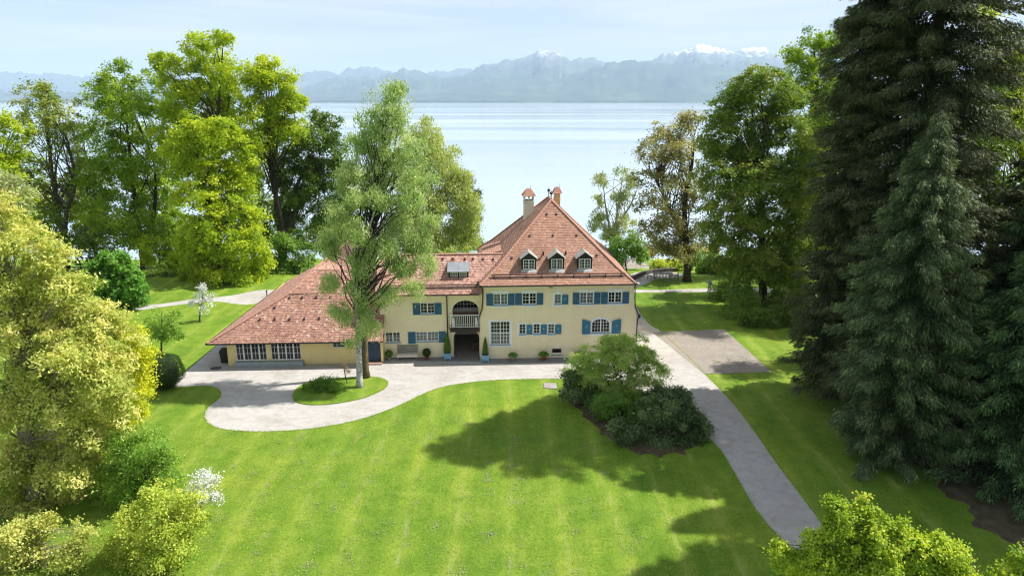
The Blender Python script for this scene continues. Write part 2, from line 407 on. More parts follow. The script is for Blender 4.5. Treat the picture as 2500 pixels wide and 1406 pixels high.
# grass clippings left in rows by the mower
def clippings():
    V = []; F = []; r = RNG
    cen = []
    for x0 in np.arange(-17, 6, 1.32):
        y = 24.; wob = r.uniform(-.15, .15)
        strong = r.random() < .55
        while y < 39:
            y += r.exponential(.55 if strong else 1.6)
            if math.sin(y*.9+x0*3) > -.2: cen.append((x0+wob+.12*math.sin(y*.5)+r.normal(0, .05), y, r.integers(4, 16)))
    for _ in range(60): cen.append((r.uniform(-18, 9), r.uniform(24, 41), r.integers(6, 40)))
    for cx, cy, k in cen:
        s = .05+.008*k
        for _ in range(int(k)):
            px, py = cx+r.normal(0, s*1.3), cy+r.normal(0, s); a = r.uniform(0, PI); l = r.uniform(.025, .06); q = l*.4
            ca, sa = math.cos(a), math.sin(a); z = .03+r.uniform(0, .035); n = len(V)
            V += [(px-ca*l, py-sa*l, z), (px+sa*q, py-ca*q, z+.012), (px+ca*l, py+sa*l, z+.004), (px-sa*q, py+ca*q, z+.01)]
            F.append((n, n+1, n+2, n+3))
    me = np_mesh('grass_clippings', np.array(V), np.array(F), plain('dry_clippings', (.26, .26, .17), .9, .25, 9, 0))
    link('grass_clippings', me, label='dry grey clippings lying in mown rows on the lawn', kind='stuff')
clippings()

# grass fringe along the cut edges of drive and island, and weed tufts over the lawn
def fringe():
    r = RNG; P = []
    def along(pts, dens, spread):
        for a, b in zip(pts[:-1], pts[1:]):
            L = np.linalg.norm(b-a); k = int(L*dens)
            for _ in range(k):
                t = r.random(); p = a+(b-a)*t; P.append((p[0]+r.normal(0, spread), p[1]+r.normal(0, spread), .0))
    dp = catmull([gnd(*p)[:2] for p in drive_px], 5, False)
    along(dp[:150], 70, .05); along(isl+[isl[0]], 90, .05); along(dp[-60:], 50, .06)
    P = np.array(P); lawn = np.stack([r.uniform(-20, 10, 26000), r.uniform(24, 44, 26000), np.zeros(26000)], 1)
    # keep the scattered tufts off the gravel
    poly = np.array([p[:2] for p in dp[:130]]+[np.array([-2, 60]), np.array([-30, 60])])
    x, y = lawn[:, 0], lawn[:, 1]; ins = np.zeros(len(x), bool); j = len(poly)-1
    for i in range(len(poly)):
        xi, yi = poly[i]; xj, yj = poly[j]
        ins ^= ((yi > y) != (yj > y)) & (x < (xj-xi)*(y-yi)/(yj-yi+1e-9)+xi); j = i
    lawn = lawn[~ins]; P = np.concatenate([P, lawn]); n = len(P)
    a = r.uniform(0, 2*PI, n); h = r.uniform(.03, .075, n); lean = r.normal(0, .035, (n, 2)); wd = r.uniform(.012, .03, n)
    d = np.stack([np.cos(a)*wd, np.sin(a)*wd, np.zeros(n)], 1); tip = P+np.concatenate([lean, h[:, None]], 1)
    V = np.stack([P-d, P+d, tip], 1).reshape(-1, 3); F = np.arange(n*3).reshape(-1, 3)
    link('grass_tufts', np_mesh('grass_tufts', V, F, leafmat('grass_blades', [(.11, .22, .012), (.19, .30, .03), (.28, .36, .06)], .3), np.repeat(r.random(n), 3)),
         label='short green grass blades fringing drive and lawn', kind='stuff')
fringe()

# ------------------------------------------------------------------ lake
LAKE_Z = -8.0
def m_water():
    t = NT('lake_water'); P = t.obj((.0006, .004, 1.))
    band = t.noise(1.6, 4, .55, P, .4)
    rough = t.ramp(band, [(.40, (.08, .08, .08)), (.64, (.17, .17, .17))])
    col = t.ramp(band, [(.36, (.36, .45, .52)), (.64, (.46, .54, .59))])
    near = t.noise(.9, 4, .6, t.obj((.35, 1.6, 1.)))
    b = t.n('ShaderNodeBump'); b.inputs['Strength'].default_value = .12; b.inputs['Distance'].default_value = .3; t.l(near, b.inputs['Height'])
    return t.done(t.pbsdf(col, rough, b.outputs[0], spec=.5))
yl = [104, 300, 900, 2500, 6000, 9600]; mb = MB()
mb.v = [(x, y, LAKE_Z) for y in yl for x in (-16000, -3000, 0, 3000, 16000)]
mb.f = [(j*5+i, j*5+i+1, (j+1)*5+i+1, (j+1)*5+i) for j in range(5) for i in range(4)]
mb.build('lake', m_water(), kind='structure')

# ------------------------------------------------------------------ far shore and mountains
def vnoise(x, y, seed=0):
    xi = np.floor(x).astype(np.int64); yi = np.floor(y).astype(np.int64); fx = x-xi; fy = y-yi
    fx = fx*fx*(3-2*fx); fy = fy*fy*(3-2*fy)
    def h(a, b):
        n = (a*374761393+b*668265263+seed*974634777) & 0x7fffffff
        n = ((n ^ (n >> 13))*1274126177) & 0x7fffffff
        return ((n ^ (n >> 16)) & 0xffff)/65535.0
    return (h(xi, yi)*(1-fx)+h(xi+1, yi)*fx)*(1-fy)+(h(xi, yi+1)*(1-fx)+h(xi+1, yi+1)*fx)*fy
def fbm(x, y, o=5, seed=0, ridged=False):
    s = 0; a = .5; tot = 0
    for k in range(o):
        n = vnoise(x*2**k, y*2**k, seed+k)
        if ridged: n = 1-np.abs(2*n-1)
        s = s+a*n; tot += a; a *= .5
    return s/tot
def m_mountain(snow_lo, snow_hi):
    t = NT('mountain'); sep = t.n('ShaderNodeSeparateXYZ'); t.l(t.obj(), sep.inputs[0])
    g = t.noise(.0012, 6, .65); c = t.ramp(g, [(.3, (.030, .050, .032)), (.55, (.055, .085, .05)), (.8, (.16, .19, .10))])
    z = t.math('ADD', sep.outputs[2], t.math('MULTIPLY', t.noise(.0042, 7, .8, t.obj((1., 1., .8))), 1500.))
    m = t.n('ShaderNodeMapRange'); m.inputs[1].default_value = snow_lo; m.inputs[2].default_value = snow_hi; t.l(z, m.inputs[0])
    rock = t.n('ShaderNodeMapRange'); rock.inputs[1].default_value = snow_lo-500; rock.inputs[2].default_value = snow_hi; t.l(z, rock.inputs[0])
    c = t.mix(rock.outputs[0], c, (.17, .17, .17)); c = t.mix(m.outputs[0], c, (.85, .87, .9))
    return t.done(t.pbsdf(c, .95, None, spec=.1))
def mountain(name, pts, dist, depth, mat, seed, spur=.35, nrow=26, step=3.0):
    px = np.arange(pts[0][0], pts[-1][0]+1, step); py = np.interp(px, [p[0] for p in pts], [p[1] for p in pts])
    py = py+(fbm(px*.06, px*0+seed, 6, seed, True)-.62)*15
    X = []; Z = []
    for a, b in zip(px, py):
        p = onY(a, b, dist); X.append(p[0]); Z.append(max(p[2], 5))
    X = np.array(X); Z = np.array(Z); n = len(X); rows = []; kk = max(3, int(150/step)); Zs = np.convolve(np.pad(Z, kk, mode='edge'), np.hanning(2*kk+1)/np.hanning(2*kk+1).sum(), 'valid')
    for j in range(nrow+6):
        v = j/(nrow-1)                     # 0 front foot .. 1 ridge .. >1 back slope
        y = dist-depth*(1-v) if v <= 1 else dist+depth*(v-1)*2
        if v <= 1:
            base = v**1.25
            sp = fbm(X/1100., np.full(n, y/1100.), 6, seed+20, True)-.62
            zz = Zs*(1-v**6)+Z*v**6; h = zz*np.clip(base+sp*spur*np.sin(PI*v)*1.6, 0, 1.0) if v < 1 else Z
        else: h = Z*(1-(v-1)*4.5)
        sc = y/dist
        rows.append(np.stack([X*sc, np.full(n, y), np.where(v <= 0, -10, np.maximum(h, -10))], 1))
    V = np.concatenate(rows); R = nrow+6
    F = np.array([(j*n+i, j*n+i+1, (j+1)*n+i+1, (j+1)*n+i) for j in range(R-1) for i in range(n-1)])
    link(name, np_mesh(name, V, F, mat, smooth=True), kind='structure')
mm = m_mountain(1950, 2150)
mountain('distant_mountains', [(-300,190),(0,178),(110,181),(230,188),(420,206),(600,205),(730,187),(775,172),(800,173),(830,181),(850,168),(905,166),(945,177),(1000,184),(1040,178),(1060,174),(1090,178),(1120,166),(1150,173),(1200,190),(1400,215),(2900,215)], 26000, 6000, m_mountain(2700, 3000), 3, .25, 14, 6.0)
mountain('mountain_range', [(600,245),(700,225),(745,214),(790,197),(830,190),(880,188),(920,189),(960,178),(985,171),(1010,172),(1040,182),(1085,193),(1110,190),(1140,178),(1190,160),(1220,151),(1270,143),(1298,131),(1335,124),(1362,130),(1392,149),(1410,141),(1448,142),(1482,153),(1530,160),(1575,152),(1600,141),(1630,131),(1680,126),(1700,111),(1716,108),(1760,120),(1790,126),(1820,118),(1850,114),(1880,126),(1905,147),(1960,190),(2040,215),(2200,200),(2500,180),(2800,190)], 19500, 6500, mm, 9, .5, 36)
mountain('foothills', [(-400,225),(0,222),(400,230),(640,240),(760,228),(840,222),(930,228),(1010,226),(1100,215),(1190,196),(1290,198),(1370,192),(1440,170),(1490,156),(1535,148),(1575,153),(1640,158),(1720,160),(1800,172),(1900,188),(2050,214),(2300,228),(2900,232)], 15500, 3600, m_mountain(5000, 5500), 5, .55, 18, 6.0)
# wooded far shore: flat land with an uneven tree line
def far_shore():
    X = np.arange(-9500, 9500, 14.); n = len(X); m = 12; r = RNG
    sh = 9150+900*np.clip((np.abs(X-1500)-2600)/6000, 0, 1)+240*(fbm(X/900., X*0, 4, 3)-.5)
    tall = fbm(X/420., X*0+3, 4, 8); tree = np.clip((tall-.33)*3.2, .12, 1)*28*(.55+.9*fbm(X/28., X*0+7, 3, 2))
    V = []
    for j in range(m):
        f = j/(m-1); y = sh+f*520
        z = LAKE_Z+.3+tree*np.clip(f*9, 0, 1)*(.6+.8*r.random(n)*(.4+.6*f)) if j else np.full(n, LAKE_Z-.5)
        if j == m-1: z = np.full(n, LAKE_Z-.5)
        V.append(np.stack([X, y, z], 1))
    V = np.concatenate(V); F = np.array([(j*n+i, j*n+i+1, (j+1)*n+i+1, (j+1)*n+i) for j in range(m-1) for i in range(n-1)])
    link('far_shore', np_mesh('far_shore', V, F, plain('far_woodland', (.028, .055, .03), .95, .5, .01, 0)), kind='structure')
    mb = MB(); mb.v = [(x, y, -6.5) for y in (9300, 16000) for x in (-30000, 30000)]; mb.f = [(0, 1, 3, 2)]
    mb.build('far_plain', plain('far_fields', (.10, .16, .06), .95, .4, .002, 0), kind='structure')
far_shore()
# the air between here and the mountains
def haze():
    mb = MB().box(-42000, 42000, -4000, 44000, -24, 1850)
    t = NT('haze_air'); v = t.n('ShaderNodeVolumePrincipled')
    v.inputs['Color'].default_value = (.58, .74, .97, 1); v.inputs['Density'].default_value = 4.5e-5; v.inputs['Anisotropy'].default_value = .0
    t.l(v.outputs[0], t.out.inputs['Volume'])
    mb.build('haze', t.m, kind='stuff', label='pale blue air over the lake in front of the mountains')
haze()
# ================================================================== building kit (all in a building's own axes; fronts face -y)
def wall_front(mb, x0, x1, z0, z1, y, ops, depth=.22, seg=14):
    """front wall with real openings; ops: (x0,x1,z0,z1,rise)"""
    xs = sorted({x0, x1, *[o[0] for o in ops], *[o[1] for o in ops]}); zs = sorted({z0, z1, *[o[2] for o in ops], *[o[3] for o in ops]})
    for a, b in zip(xs[:-1], xs[1:]):
        for c, d in zip(zs[:-1], zs[1:]):
            mx_, mz_ = (a+b)/2, (c+d)/2
            if any(o[0] < mx_ < o[1] and o[2] < mz_ < o[3] for o in ops): continue
            mb.quad((a, y, c), (b, y, c), (b, y, d), (a, y, d))
    for o in ops:
        a, b, c, d, r = o; Y = y+depth; s = d-r
        mb.quad((a, y, c), (a, y, s), (a, Y, s), (a, Y, c)); mb.quad((b, y, s), (b, y, c), (b, Y, c), (b, Y, s)); mb.quad((a, y, c), (a, Y, c), (b, Y, c), (b, y, c))
        if r <= 0:
            mb.quad((a, y, d), (b, y, d), (b, Y, d), (a, Y, d))
        else:
            m, h = (a+b)/2, (b-a)/2; P = [(m-h*math.cos(PI*k/seg), s+r*math.sin(PI*k/seg)) for k in range(seg+1)]
            for (xa, za), (xb, zb) in zip(P[:-1], P[1:]):
                mb.quad((xa, y, za), (xb, y, zb), (xb, y, d), (xa, y, d)); mb.quad((xa, y, za), (xa, Y, za), (xb, Y, zb), (xb, y, zb))
def arch_poly(a, b, c, d, r, seg=14, grow=0.):
    m, h = (a+b)/2, (b-a)/2+grow; s = d-r; r = r+grow
    return [(a-grow, c), (b+grow, c)]+[(m+h*math.cos(PI*k/seg), s+r*math.sin(PI*k/seg)) for k in range(seg+1)]
def bars(mb, x0, x1, z0, z1, y, cols, rows, w=.035, t=.03, rise=0.):
    m, h = (x0+x1)/2, (x1-x0)/2; s = z1-rise
    def top(x): return z1 if rise <= 0 else s+rise*math.sqrt(max(0, 1-((x-m)/h)**2))
    for i in range(1, cols):
        x = x0+(x1-x0)*i/cols; mb.box(x-w/2, x+w/2, y, y+t, z0, top(x))
    for j in range(1, rows):
        z = z0+(z1-z0)*j/rows; xa, xb = x0, x1
        if rise > 0 and z > s:
            q = math.sqrt(max(0, 1-((z-s)/rise)**2)); xa, xb = m-h*q, m+h*q
        mb.box(xa, xb, y+.004, y+t-.004, z-w/2, z+w/2)
def window(parent, a, b, c, d, y, leaves=2, cols=2, rows=3, rise=0., recess=.07, fw=.06, sill=True, curtain=0, surround=None, transom=None, mw=.03, name='window'):
    """opening a..b, c..d in the wall plane y; returns the window part with frame, glazing bars, panes"""
    Y = y+recess; fr = MB()
    if rise > 0:
        o = arch_poly(a, b, c, d, rise); i = arch_poly(a+fw, b-fw, c+fw, d-fw, rise-fw*.4)
        n = len(o)
        for k in range(n):
            j = (k+1) % n
            fr.quad((o[k][0], Y, o[k][1]), (o[j][0], Y, o[j][1]), (i[j][0], Y, i[j][1]), (i[k][0], Y, i[k][1]))
            fr.quad((i[k][0], Y, i[k][1]), (i[j][0], Y, i[j][1]), (i[j][0], Y+.06, i[j][1]), (i[k][0], Y+.06, i[k][1]))
    else:
        fr.box(a, a+fw, Y, Y+.06, c, d); fr.box(b-fw, b, Y, Y+.06, c, d); fr.box(a+fw, b-fw, Y, Y+.06, d-fw, d); fr.box(a+fw, b-fw, Y, Y+.06, c, c+fw)
    for k in range(1, leaves):
        x = a+(b-a)*k/leaves; fr.box(x-fw*.75, x+fw*.75, Y-.008, Y+.05, c+fw, d-fw*1.02)
    if transom is not None:
        z = c+(d-c)*transom; fr.box(a+fw, b-fw, Y-.014, Y+.05, z-fw*.75, z+fw*.75)
    W = fr.build(name, M['white'], parent)
    m = MB()
    for k in range(leaves):
        xa, xb = a+(b-a)*k/leaves+fw*.8, a+(b-a)*(k+1)/leaves-fw*.8
        if rise > 0: pass
        else: bars(m, xa, xb, c+fw, d-fw, Y+.012, cols, rows, mw)
    if rise > 0: bars(m, a+fw, b-fw, c+fw, d-fw, Y+.012, cols*leaves, rows, mw, rise=rise-fw*.4)
    m.build('glazing_bars', M['white'], W)
    p = MB()
    if rise > 0:
        q = arch_poly(a+fw*.5, b-fw*.5, c+fw*.5, d-fw*.5, rise-fw*.2); p.add([(x, Y+.03, z) for x, z in q], [tuple(range(len(q)))])
    else: p.quad((a+fw*.5, Y+.03, c+fw*.5), (b-fw*.5, Y+.03, c+fw*.5), (b-fw*.5, Y+.03, d-fw*.5), (a+fw*.5, Y+.03, d-fw*.5))
    p.build('pane', M['glass'], W)
    if curtain:
        cu = MB(); n = 14; xa, xb = a+.02, b-.02; zt = d-.02; zb = c+.02 if curtain != .5 else c+.02
        spans = [(xa, xb)] if curtain in (1, .5) else [(xa, xa+(xb-xa)*.3), (xb-(xb-xa)*.3, xb)]
        if curtain == .5: zt = c+(d-c)*.55
        for sa, sb in spans:
            P = [(sa+(sb-sa)*k/n, Y+.13+.02*math.sin(k*2.1)) for k in range(n+1)]
            for (x_, y_), (x2, y2) in zip(P[:-1], P[1:]): cu.quad((x_, y_, zb), (x2, y2, zb), (x2, y2, zt), (x_, y_, zt))
        cu.build('curtain', M['curtain'], W)
    if sill:
        MB().box(a-.04, b+.04, y-.07, Y+.0, c-.075, c-.004).build('sill', M['sill'], W)
    if surround:
        s = MB()
        if surround[0] == 'band':                # flat frame all round
            _, L, R_, B, T = surround; yy = y-.03
            if rise > 0:
                o = arch_poly(a, b, c, d, rise, grow=L)[1:]+[(a-L, c)]; i = arch_poly(a, b, c, d, rise)[1:]+[(a, c)]
                for k in range(len(o)-1):
                    s.add([(o[k][0], yy, o[k][1]), (o[k+1][0], yy, o[k+1][1]), (i[k+1][0], yy, i[k+1][1]), (i[k][0], yy, i[k][1]),
                           (o[k][0], y+.01, o[k][1]), (o[k+1][0], y+.01, o[k+1][1]), (i[k+1][0], y+.01, i[k+1][1]), (i[k][0], y+.01, i[k][1])],
                          [(0, 1, 2, 3), (0, 4, 5, 1), (3, 2, 6, 7)])
                s.box(a-.25, b+.1, yy, y+.02, c-.24, c-.09)
            else:
                s.box(a-L, a, yy, y+.01, c-B, d+T); s.box(b, b+R_, yy, y+.01, c-B, d+T); s.box(a, b, yy, y+.01, d, d+T); s.box(a, b, yy, y+.01, c-B, c-.078)
        elif surround[0] == 'scallop':           # wavy head and a band below
            _, e, T, B = surround; yy = y-.03; n = 24; xa, xb = a-e, b+e; pts = [(xa, d), (xb, d)]
            for k in range(n+1):
                u = 1-k/n; q = T*(.62+.38*abs(math.sin(3*PI*u))**.8*(1.0 if abs(u-.5) < .18 else .92)); 
                if k == 0 or k == n: q = T*.45
                pts.append((xa+(xb-xa)*u, d+q))
            s.prism(pts, yy, y+.01); s.box(a-e, b+e, yy, y+.01, c-.1-B, c-.095)
            s.box(a-.03, a, yy, y+.01, c-.09, d); s.box(b, b+.03, yy, y+.01, c-.09, d)
        elif surround[0] == 'ogee':
            _, L, R_, B, T, sp = surround; yy = y-.03; m_ = (a-L+b+R_)/2; h = (b+R_-a+L)/2; n = 10
            s.box(a-L, a, yy, y+.01, c-B, d+T); s.box(b, b+R_, yy, y+.01, c-B, d+T); s.box(a, b, yy, y+.01, d, d+T); s.box(a, b, yy, y+.01, c-B, c-.078)
            pr = [(h*(1-k/n)**2.4+.025, (k/n)**1.3*sp) for k in range(n+1)]
            s.prism([(m_-x, d+T+z) for x, z in pr]+[(m_+x, d+T+z) for x, z in reversed(pr)], yy, y+.01)
        s.build('surround', M['white'], W)
    return W
def shutter(parent, a, b, c, d, y, solid=False, rails=(.5,), curve=0):
    f = MB(); yy = y-.045
    if solid:
        if curve:
            n = 8; t = [(a+(b-a)*k/n, d-abs(curve)*((k/n if curve > 0 else 1-k/n)**1.7)) for k in range(n+1)]
            f.prism([(a, c), (b, c)]+t[::-1], yy, y-.008)
        else: f.box(a, b, yy, y-.008, c, d)
        S = f.build('shutter', M['blue'], parent)
        m, z, r = (a+b)/2, (c+d)/2+.05, .045
        MB().prism([(m-r, z), (m, z-r), (m+r, z), (m, z+r)], yy-.006, yy+.002).build('cut_out', M['cream'], S)
        for zb in (c+.12, d-.28-abs(curve)): MB().box(a+.03, b-.03, yy-.004, yy-.0005, zb, zb+.06).build('batten', M['blue'], S)
        return S
    w = .055; f.box(a, a+w, yy, y-.008, c, d); f.box(b-w, b, yy, y-.008, c, d); f.box(a+w, b-w, yy, y-.008, c, c+w); f.box(a+w, b-w, yy, y-.008, d-w, d)
    zz = [c+w]+[c+(d-c)*q for q in rails]+[d-w]
    for q in rails: f.box(a+w, b-w, yy, y-.008, c+(d-c)*q-w*.4, c+(d-c)*q+w*.4)
    S = f.build('shutter', M['blue'], parent); l = MB()
    n = int((d-c-2*w)/.075)
    for k in range(n):
        z = c+w+(d-c-2*w)*(k+.5)/n; l.add([(a+w, yy+.006, z-.035), (b-w, yy+.006, z-.035), (b-w, y-.012, z+.03), (a+w, y-.012, z+.03)], [(0, 1, 2, 3)])
    l.build('louvre', M['blue_dark'], S)
    return S

def tiles(mb, el, er, tr, tl, w=.172, e=.165, seed=1, lift=.0):
    """beaver-tail tiles over a planar roof face (eave-left, eave-right, top-right, top-left)"""
    r = random.Random(seed); el, er, tr, tl = map(Vector, (el, er, tr, tl)); U = (er-el).normalized()
    N = U.cross((tl if (tl-el).length > .01 else tr)-el); 
    if N.length < 1e-6: N = U.cross(tr-el)
    N.normalize(); N = N if N.z > 0 else -N
    Vv = N.cross(U); Vv = Vv if Vv.z > 0 else -Vv
    P = [((p-el).dot(U), (p-el).dot(Vv)) for p in (el, er, tr, tl)]; vmax = max(P[2][1], P[3][1])
    k = 0; v = -.05
    while v < vmax-.03:
        vm = min(max(v+e*.5, 0), vmax); t = vm/max(P[3][1], 1e-6) if P[3][1] > 1e-6 else 0; uL = P[0][0]+(P[3][0]-P[0][0])*min(vm/max(P[3][1], 1e-6), 1); uR = P[1][0]+(P[2][0]-P[1][0])*min(vm/max(P[2][1], 1e-6), 1)
        u = math.floor(uL/w)*w+(w/2 if k % 2 else 0)
        while u < uR+w:
            a, b = max(u-w*.485, uL), min(u+w*.485, uR)
            if b-a > .02:
                j = r.uniform(-.006, .006); h0 = .036+r.uniform(-.006, .008)+lift; h1 = .010+lift; top = min(v+e+.03, vmax+.02); c = (a+b)/2; q = (b-a)/2
                def pt(uu, vv, h): return el+U*uu+Vv*(vv+j)+N*h
                vs = [pt(a, v+.045, h0), pt(c-q*.55, v+.006, h0), pt(c+q*.55, v+.006, h0), pt(b, v+.045, h0), pt(b, top, h1), pt(a, top, h1),
                      pt(a, v+.045, h0-.03), pt(c-q*.55, v+.006, h0-.03), pt(c+q*.55, v+.006, h0-.03), pt(b, v+.045, h0-.03)]
                mb.add(vs, [(0, 1, 2, 3, 4, 5), (0, 6, 7, 1), (1, 7, 8, 2), (2, 8, 9, 3)])
            u += w
        v += e; k += 1
def half_round(r0, r1, L, n=5):
    mb = MB()
    for s, (rr, y) in enumerate(((r0, 0), (r1, L))):
        for k in range(n+1):
            a = PI*k/n; mb.v.append((rr*math.cos(a), y, rr*.75*math.sin(a)))
    m = n+1
    mb.f = [(k, k+1, m+k+1, m+k) for k in range(n)]+[tuple(range(m))]
    return mb
CAPMESH = half_round(.125, .10, .40).mesh('ridge_tile', M['cap'])
def ridge(parent, a, b, step=.33):
    """row of single half-round ridge tiles from low end a to high end b"""
    a, b = Vector(a), Vector(b); d = b-a; n = max(1, int(d.length/step)); dn = d.normalized()
    x = dn.cross(Vector((0, 0, 1))).normalized(); z = x.cross(dn); Rm = Matrix((x, dn, z)).transposed().to_4x4()
    for k in range(n):
        o = link('ridge_tile', CAPMESH, parent); p = a+d*(k/n)+z*.02
        o.matrix_local = Matrix.Translation(p) @ Rm @ Matrix.Rotation(rnd.uniform(-.03, .03), 4, 'Z')
def vent(parent, p, n):
    n = Vector(n).normalized(); p = Vector(p)+n*.03; u = Vector((1, 0, 0)); d = n.cross(u).normalized(); d = d if d.z < 0 else -d
    mb = MB().add([p-u*.09+d*.08, p+u*.09+d*.08, p+u*.07-d*.16, p-u*.07-d*.16, p+n*.10+d*.08-u*.05, p+n*.10+d*.08+u*.05], [(0, 1, 5, 4), (1, 2, 5), (0, 4, 3), (4, 5, 2, 3)])
    mb.build('vent_tile', M['dark_timber'], parent)
def gutter(parent, a, b, r=.09, mat='black_metal', name='gutter'):
    a, b = Vector(a), Vector(b); d = (b-a).normalized(); s = d.cross(Vector((0, 0, 1))).normalized(); mb = MB(); n = 6; pts = []
    for k in range(n+1):
        t = PI+PI*k/n; pts.append((math.cos(t)*r, math.sin(t)*r))
    for k in range(n):
        (x0, z0), (x1, z1) = pts[k], pts[k+1]; o = Vector((0, 0, 1))
        mb.quad(a+s*x0+o*z0, a+s*x1+o*z1, b+s*x1+o*z1, b+s*x0+o*z0)
        mb.quad(a+s*x0*.8+o*z0*.8, b+s*x0*.8+o*z0*.8, b+s*x1*.8+o*z1*.8, a+s*x1*.8+o*z1*.8)
    mb.tube([a+s*r, b+s*r], .012, 5); mb.tube([a-s*r, b-s*r], .012, 5)
    return mb.build(name, M[mat], parent)

# ================================================================== the villa
A3 = math.radians(3.0)
FV = Frame(-2.5, 51.42, A3)
villa = empty('country_villa', (-2.5, 51.42, 0), A3, label='yellow two-storey villa with steep red tiled hipped roof and three front dormers', cat='house')
def C1(x, y): return (1150+x/5.5556, 660+y/5.5556)      # facade crop -> photo pixel
def R1(x0, x1, y0, y1, y=0.):                           # crop rectangle -> facade rectangle
    p = FV.at(*C1(x0, y1), y); q = FV.at(*C1(x1, y0), y); return p[0], q[0], p[2], q[2]
VX0 = FV.at(1180, 712, 0)[0]; VX1 = FV.at(1548, 704, 0)[0]; VD = 13.2
EZ = FV.at(1360, 695, -.5)[2]                            # eave height
WT = EZ-.02
ops = []
ups = [R1(305, 498, 312, 470), R1(695, 888, 305, 462), R1(1472, 1665, 295, 450), R1(1857, 2048, 290, 440)]
small_up = R1(1130, 1228, 322, 455); big = R1(268, 527, 692, 1005)
smalls = [R1(652, 745, 728, 865), R1(845, 938, 725, 862), R1(1040, 1135, 725, 862)]
arched = R1(1632, 1888, 652, 845); cellar = R1(1093, 1238, 1056, 1135)
for q in ups+[small_up, big]+smalls+[cellar]: ops.append((*q, 0))
ops.append((*arched, .42))
wb = MB(); wall_front(wb, VX0, VX1, 0, WT, 0, ops)
# battered corners: the side walls swell out below the upper windows
prof = [(WT, 0), (4.9, .02), (4.3, .08), (3.75, .22), (3.45, .30), (0, .32)]
for sx, X in ((-1, VX0), (1, VX1)):
    for (za, oa), (zb, ob) in zip(prof[:-1], prof[1:]):
        q = [(X, 0, zb), (X, 0, za), (X+sx*oa, 0, za), (X+sx*ob, 0, zb)]
        wb.quad(*(q if sx > 0 else q[::-1]))
        s = [(X+sx*oa, 0, za), (X+sx*ob, 0, zb), (X+sx*ob, VD, zb), (X+sx*oa, VD, za)]; wb.quad(*(s if sx < 0 else s[::-1]))
wb.quad((VX0-.32, VD, 0), (VX1+.32, VD, 0), (VX1+.32, VD, WT), (VX0-.32, VD, WT))
wb.build('wall', M['wall'], villa)
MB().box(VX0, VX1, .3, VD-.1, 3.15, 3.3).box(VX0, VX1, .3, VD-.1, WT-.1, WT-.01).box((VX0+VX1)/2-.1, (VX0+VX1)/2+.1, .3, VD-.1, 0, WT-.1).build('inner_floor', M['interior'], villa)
MB().prism([(VX0-.32, 0), (VX1+.32, 0), (VX1+.32, .42), (VX0-.32, .42)], -.035, .0).build('plinth', M['wall'], villa)
MB().box(VX0-.35, VX1+.35, -.32, -.002, WT-.16, WT-.03).box(VX0-.2, VX1+.2, -.14, -.003, WT-.26, WT-.17).build('cornice', M['cream'], villa)
for i, q in enumerate(ups):
    window(villa, *q, 0, curtain=(1, 0, 1, 0)[i], surround=('scallop', .12, .25, .11), recess=.03)
window(villa, *small_up, 0, leaves=1, cols=2, rows=3, curtain=1, surround=('ogee', .16, .14, .22, .13, .42), recess=.05)
window(villa, *big, 0, leaves=2, cols=3, rows=6, curtain=.5, surround=('band', .17, .17, .20, .15), transom=.49, recess=.06, fw=.05, mw=.035)
for i, q in enumerate(smalls):
    window(villa, *q, 0, leaves=1, cols=2, rows=3, curtain=(0, 0, 1)[i], surround=('band', .15, .15, .19, .12), recess=.06)
window(villa, *arched, 0, leaves=2, cols=3, rows=4, rise=.42, surround=('band', .13, .13, .2, .13), recess=.05)
window(villa, *cellar, 0, leaves=1, cols=1, rows=1, sill=True, recess=.12, name='cellar_window')
for r in ((208, 303, 315, 478), (500, 590, 312, 472), (597, 693, 308, 470), (888, 980, 305, 466), (1376, 1472, 299, 460), (1665, 1757, 295, 456), (1760, 1857, 293, 455), (2050, 2145, 290, 450)):
    shutter(villa, *R1(*r), -.012)
for r in ((1232, 1318, 327, 458), (752, 832, 735, 865), (944, 1028, 733, 865), (1138, 1224, 733, 860)):
    shutter(villa, *R1(*r), -.035, solid=True)
shutter(villa, *R1(1502, 1622, 662, 862), -.035, solid=True, curve=.2); shutter(villa, *R1(1904, 2035, 655, 855), -.035, solid=True, curve=-.2)
p = FV.at(*C1(1085, 226), -.3); MB().box(p[0]-.13, p[0]+.13, -.34, -.15, p[2]-.1, p[2]+.06).build('wall_lamp', M['zinc'], villa)

# roof: four flared faces to a short ridge
X0, X1, Y0, Y1 = FV.at(1172, 697, -.5)[0], FV.at(1553, 693, -.5)[0], -.5, VD+.5
ap = FV.at(1342, 489, 5.65); RZ = ap[2]; RXm = (X0+X1)/2; ra = (RXm, 5.65, RZ); rb = (RXm, Y1-6.1, RZ)
INS, BZ = 1.25, EZ+.98
E = [(X0, Y0, EZ), (X1, Y0, EZ), (X1, Y1, EZ), (X0, Y1, EZ)]; B = [(X0+INS, Y0+INS, BZ), (X1-INS, Y0+INS, BZ), (X1-INS, Y1-INS, BZ), (X0+INS, Y1-INS, BZ)]
deck = MB()
for k in range(4): deck.quad(E[k], E[(k+1) % 4], B[(k+1) % 4], B[k])
deck.add([B[0], B[1], ra], [(0, 1, 2)]); deck.quad(B[1], B[2], rb, ra); deck.add([B[2], B[3], rb], [(0, 1, 2)]); deck.quad(B[3], B[0], ra, rb)
deck.quad((X0, Y0, EZ-.03), (X0, Y1, EZ-.03), (X1, Y1, EZ-.03), (X1, Y0, EZ-.03))
vroof = deck.build('roof', M['deck'], villa)
tm = MB()
tiles(tm, E[0], E[1], B[1], B[0], seed=1); tiles(tm, B[0], B[1], ra, ra, seed=2)
tiles(tm, E[3], E[0], B[0], B[3], seed=3); tiles(tm, B[3], B[0], ra, rb, seed=4)
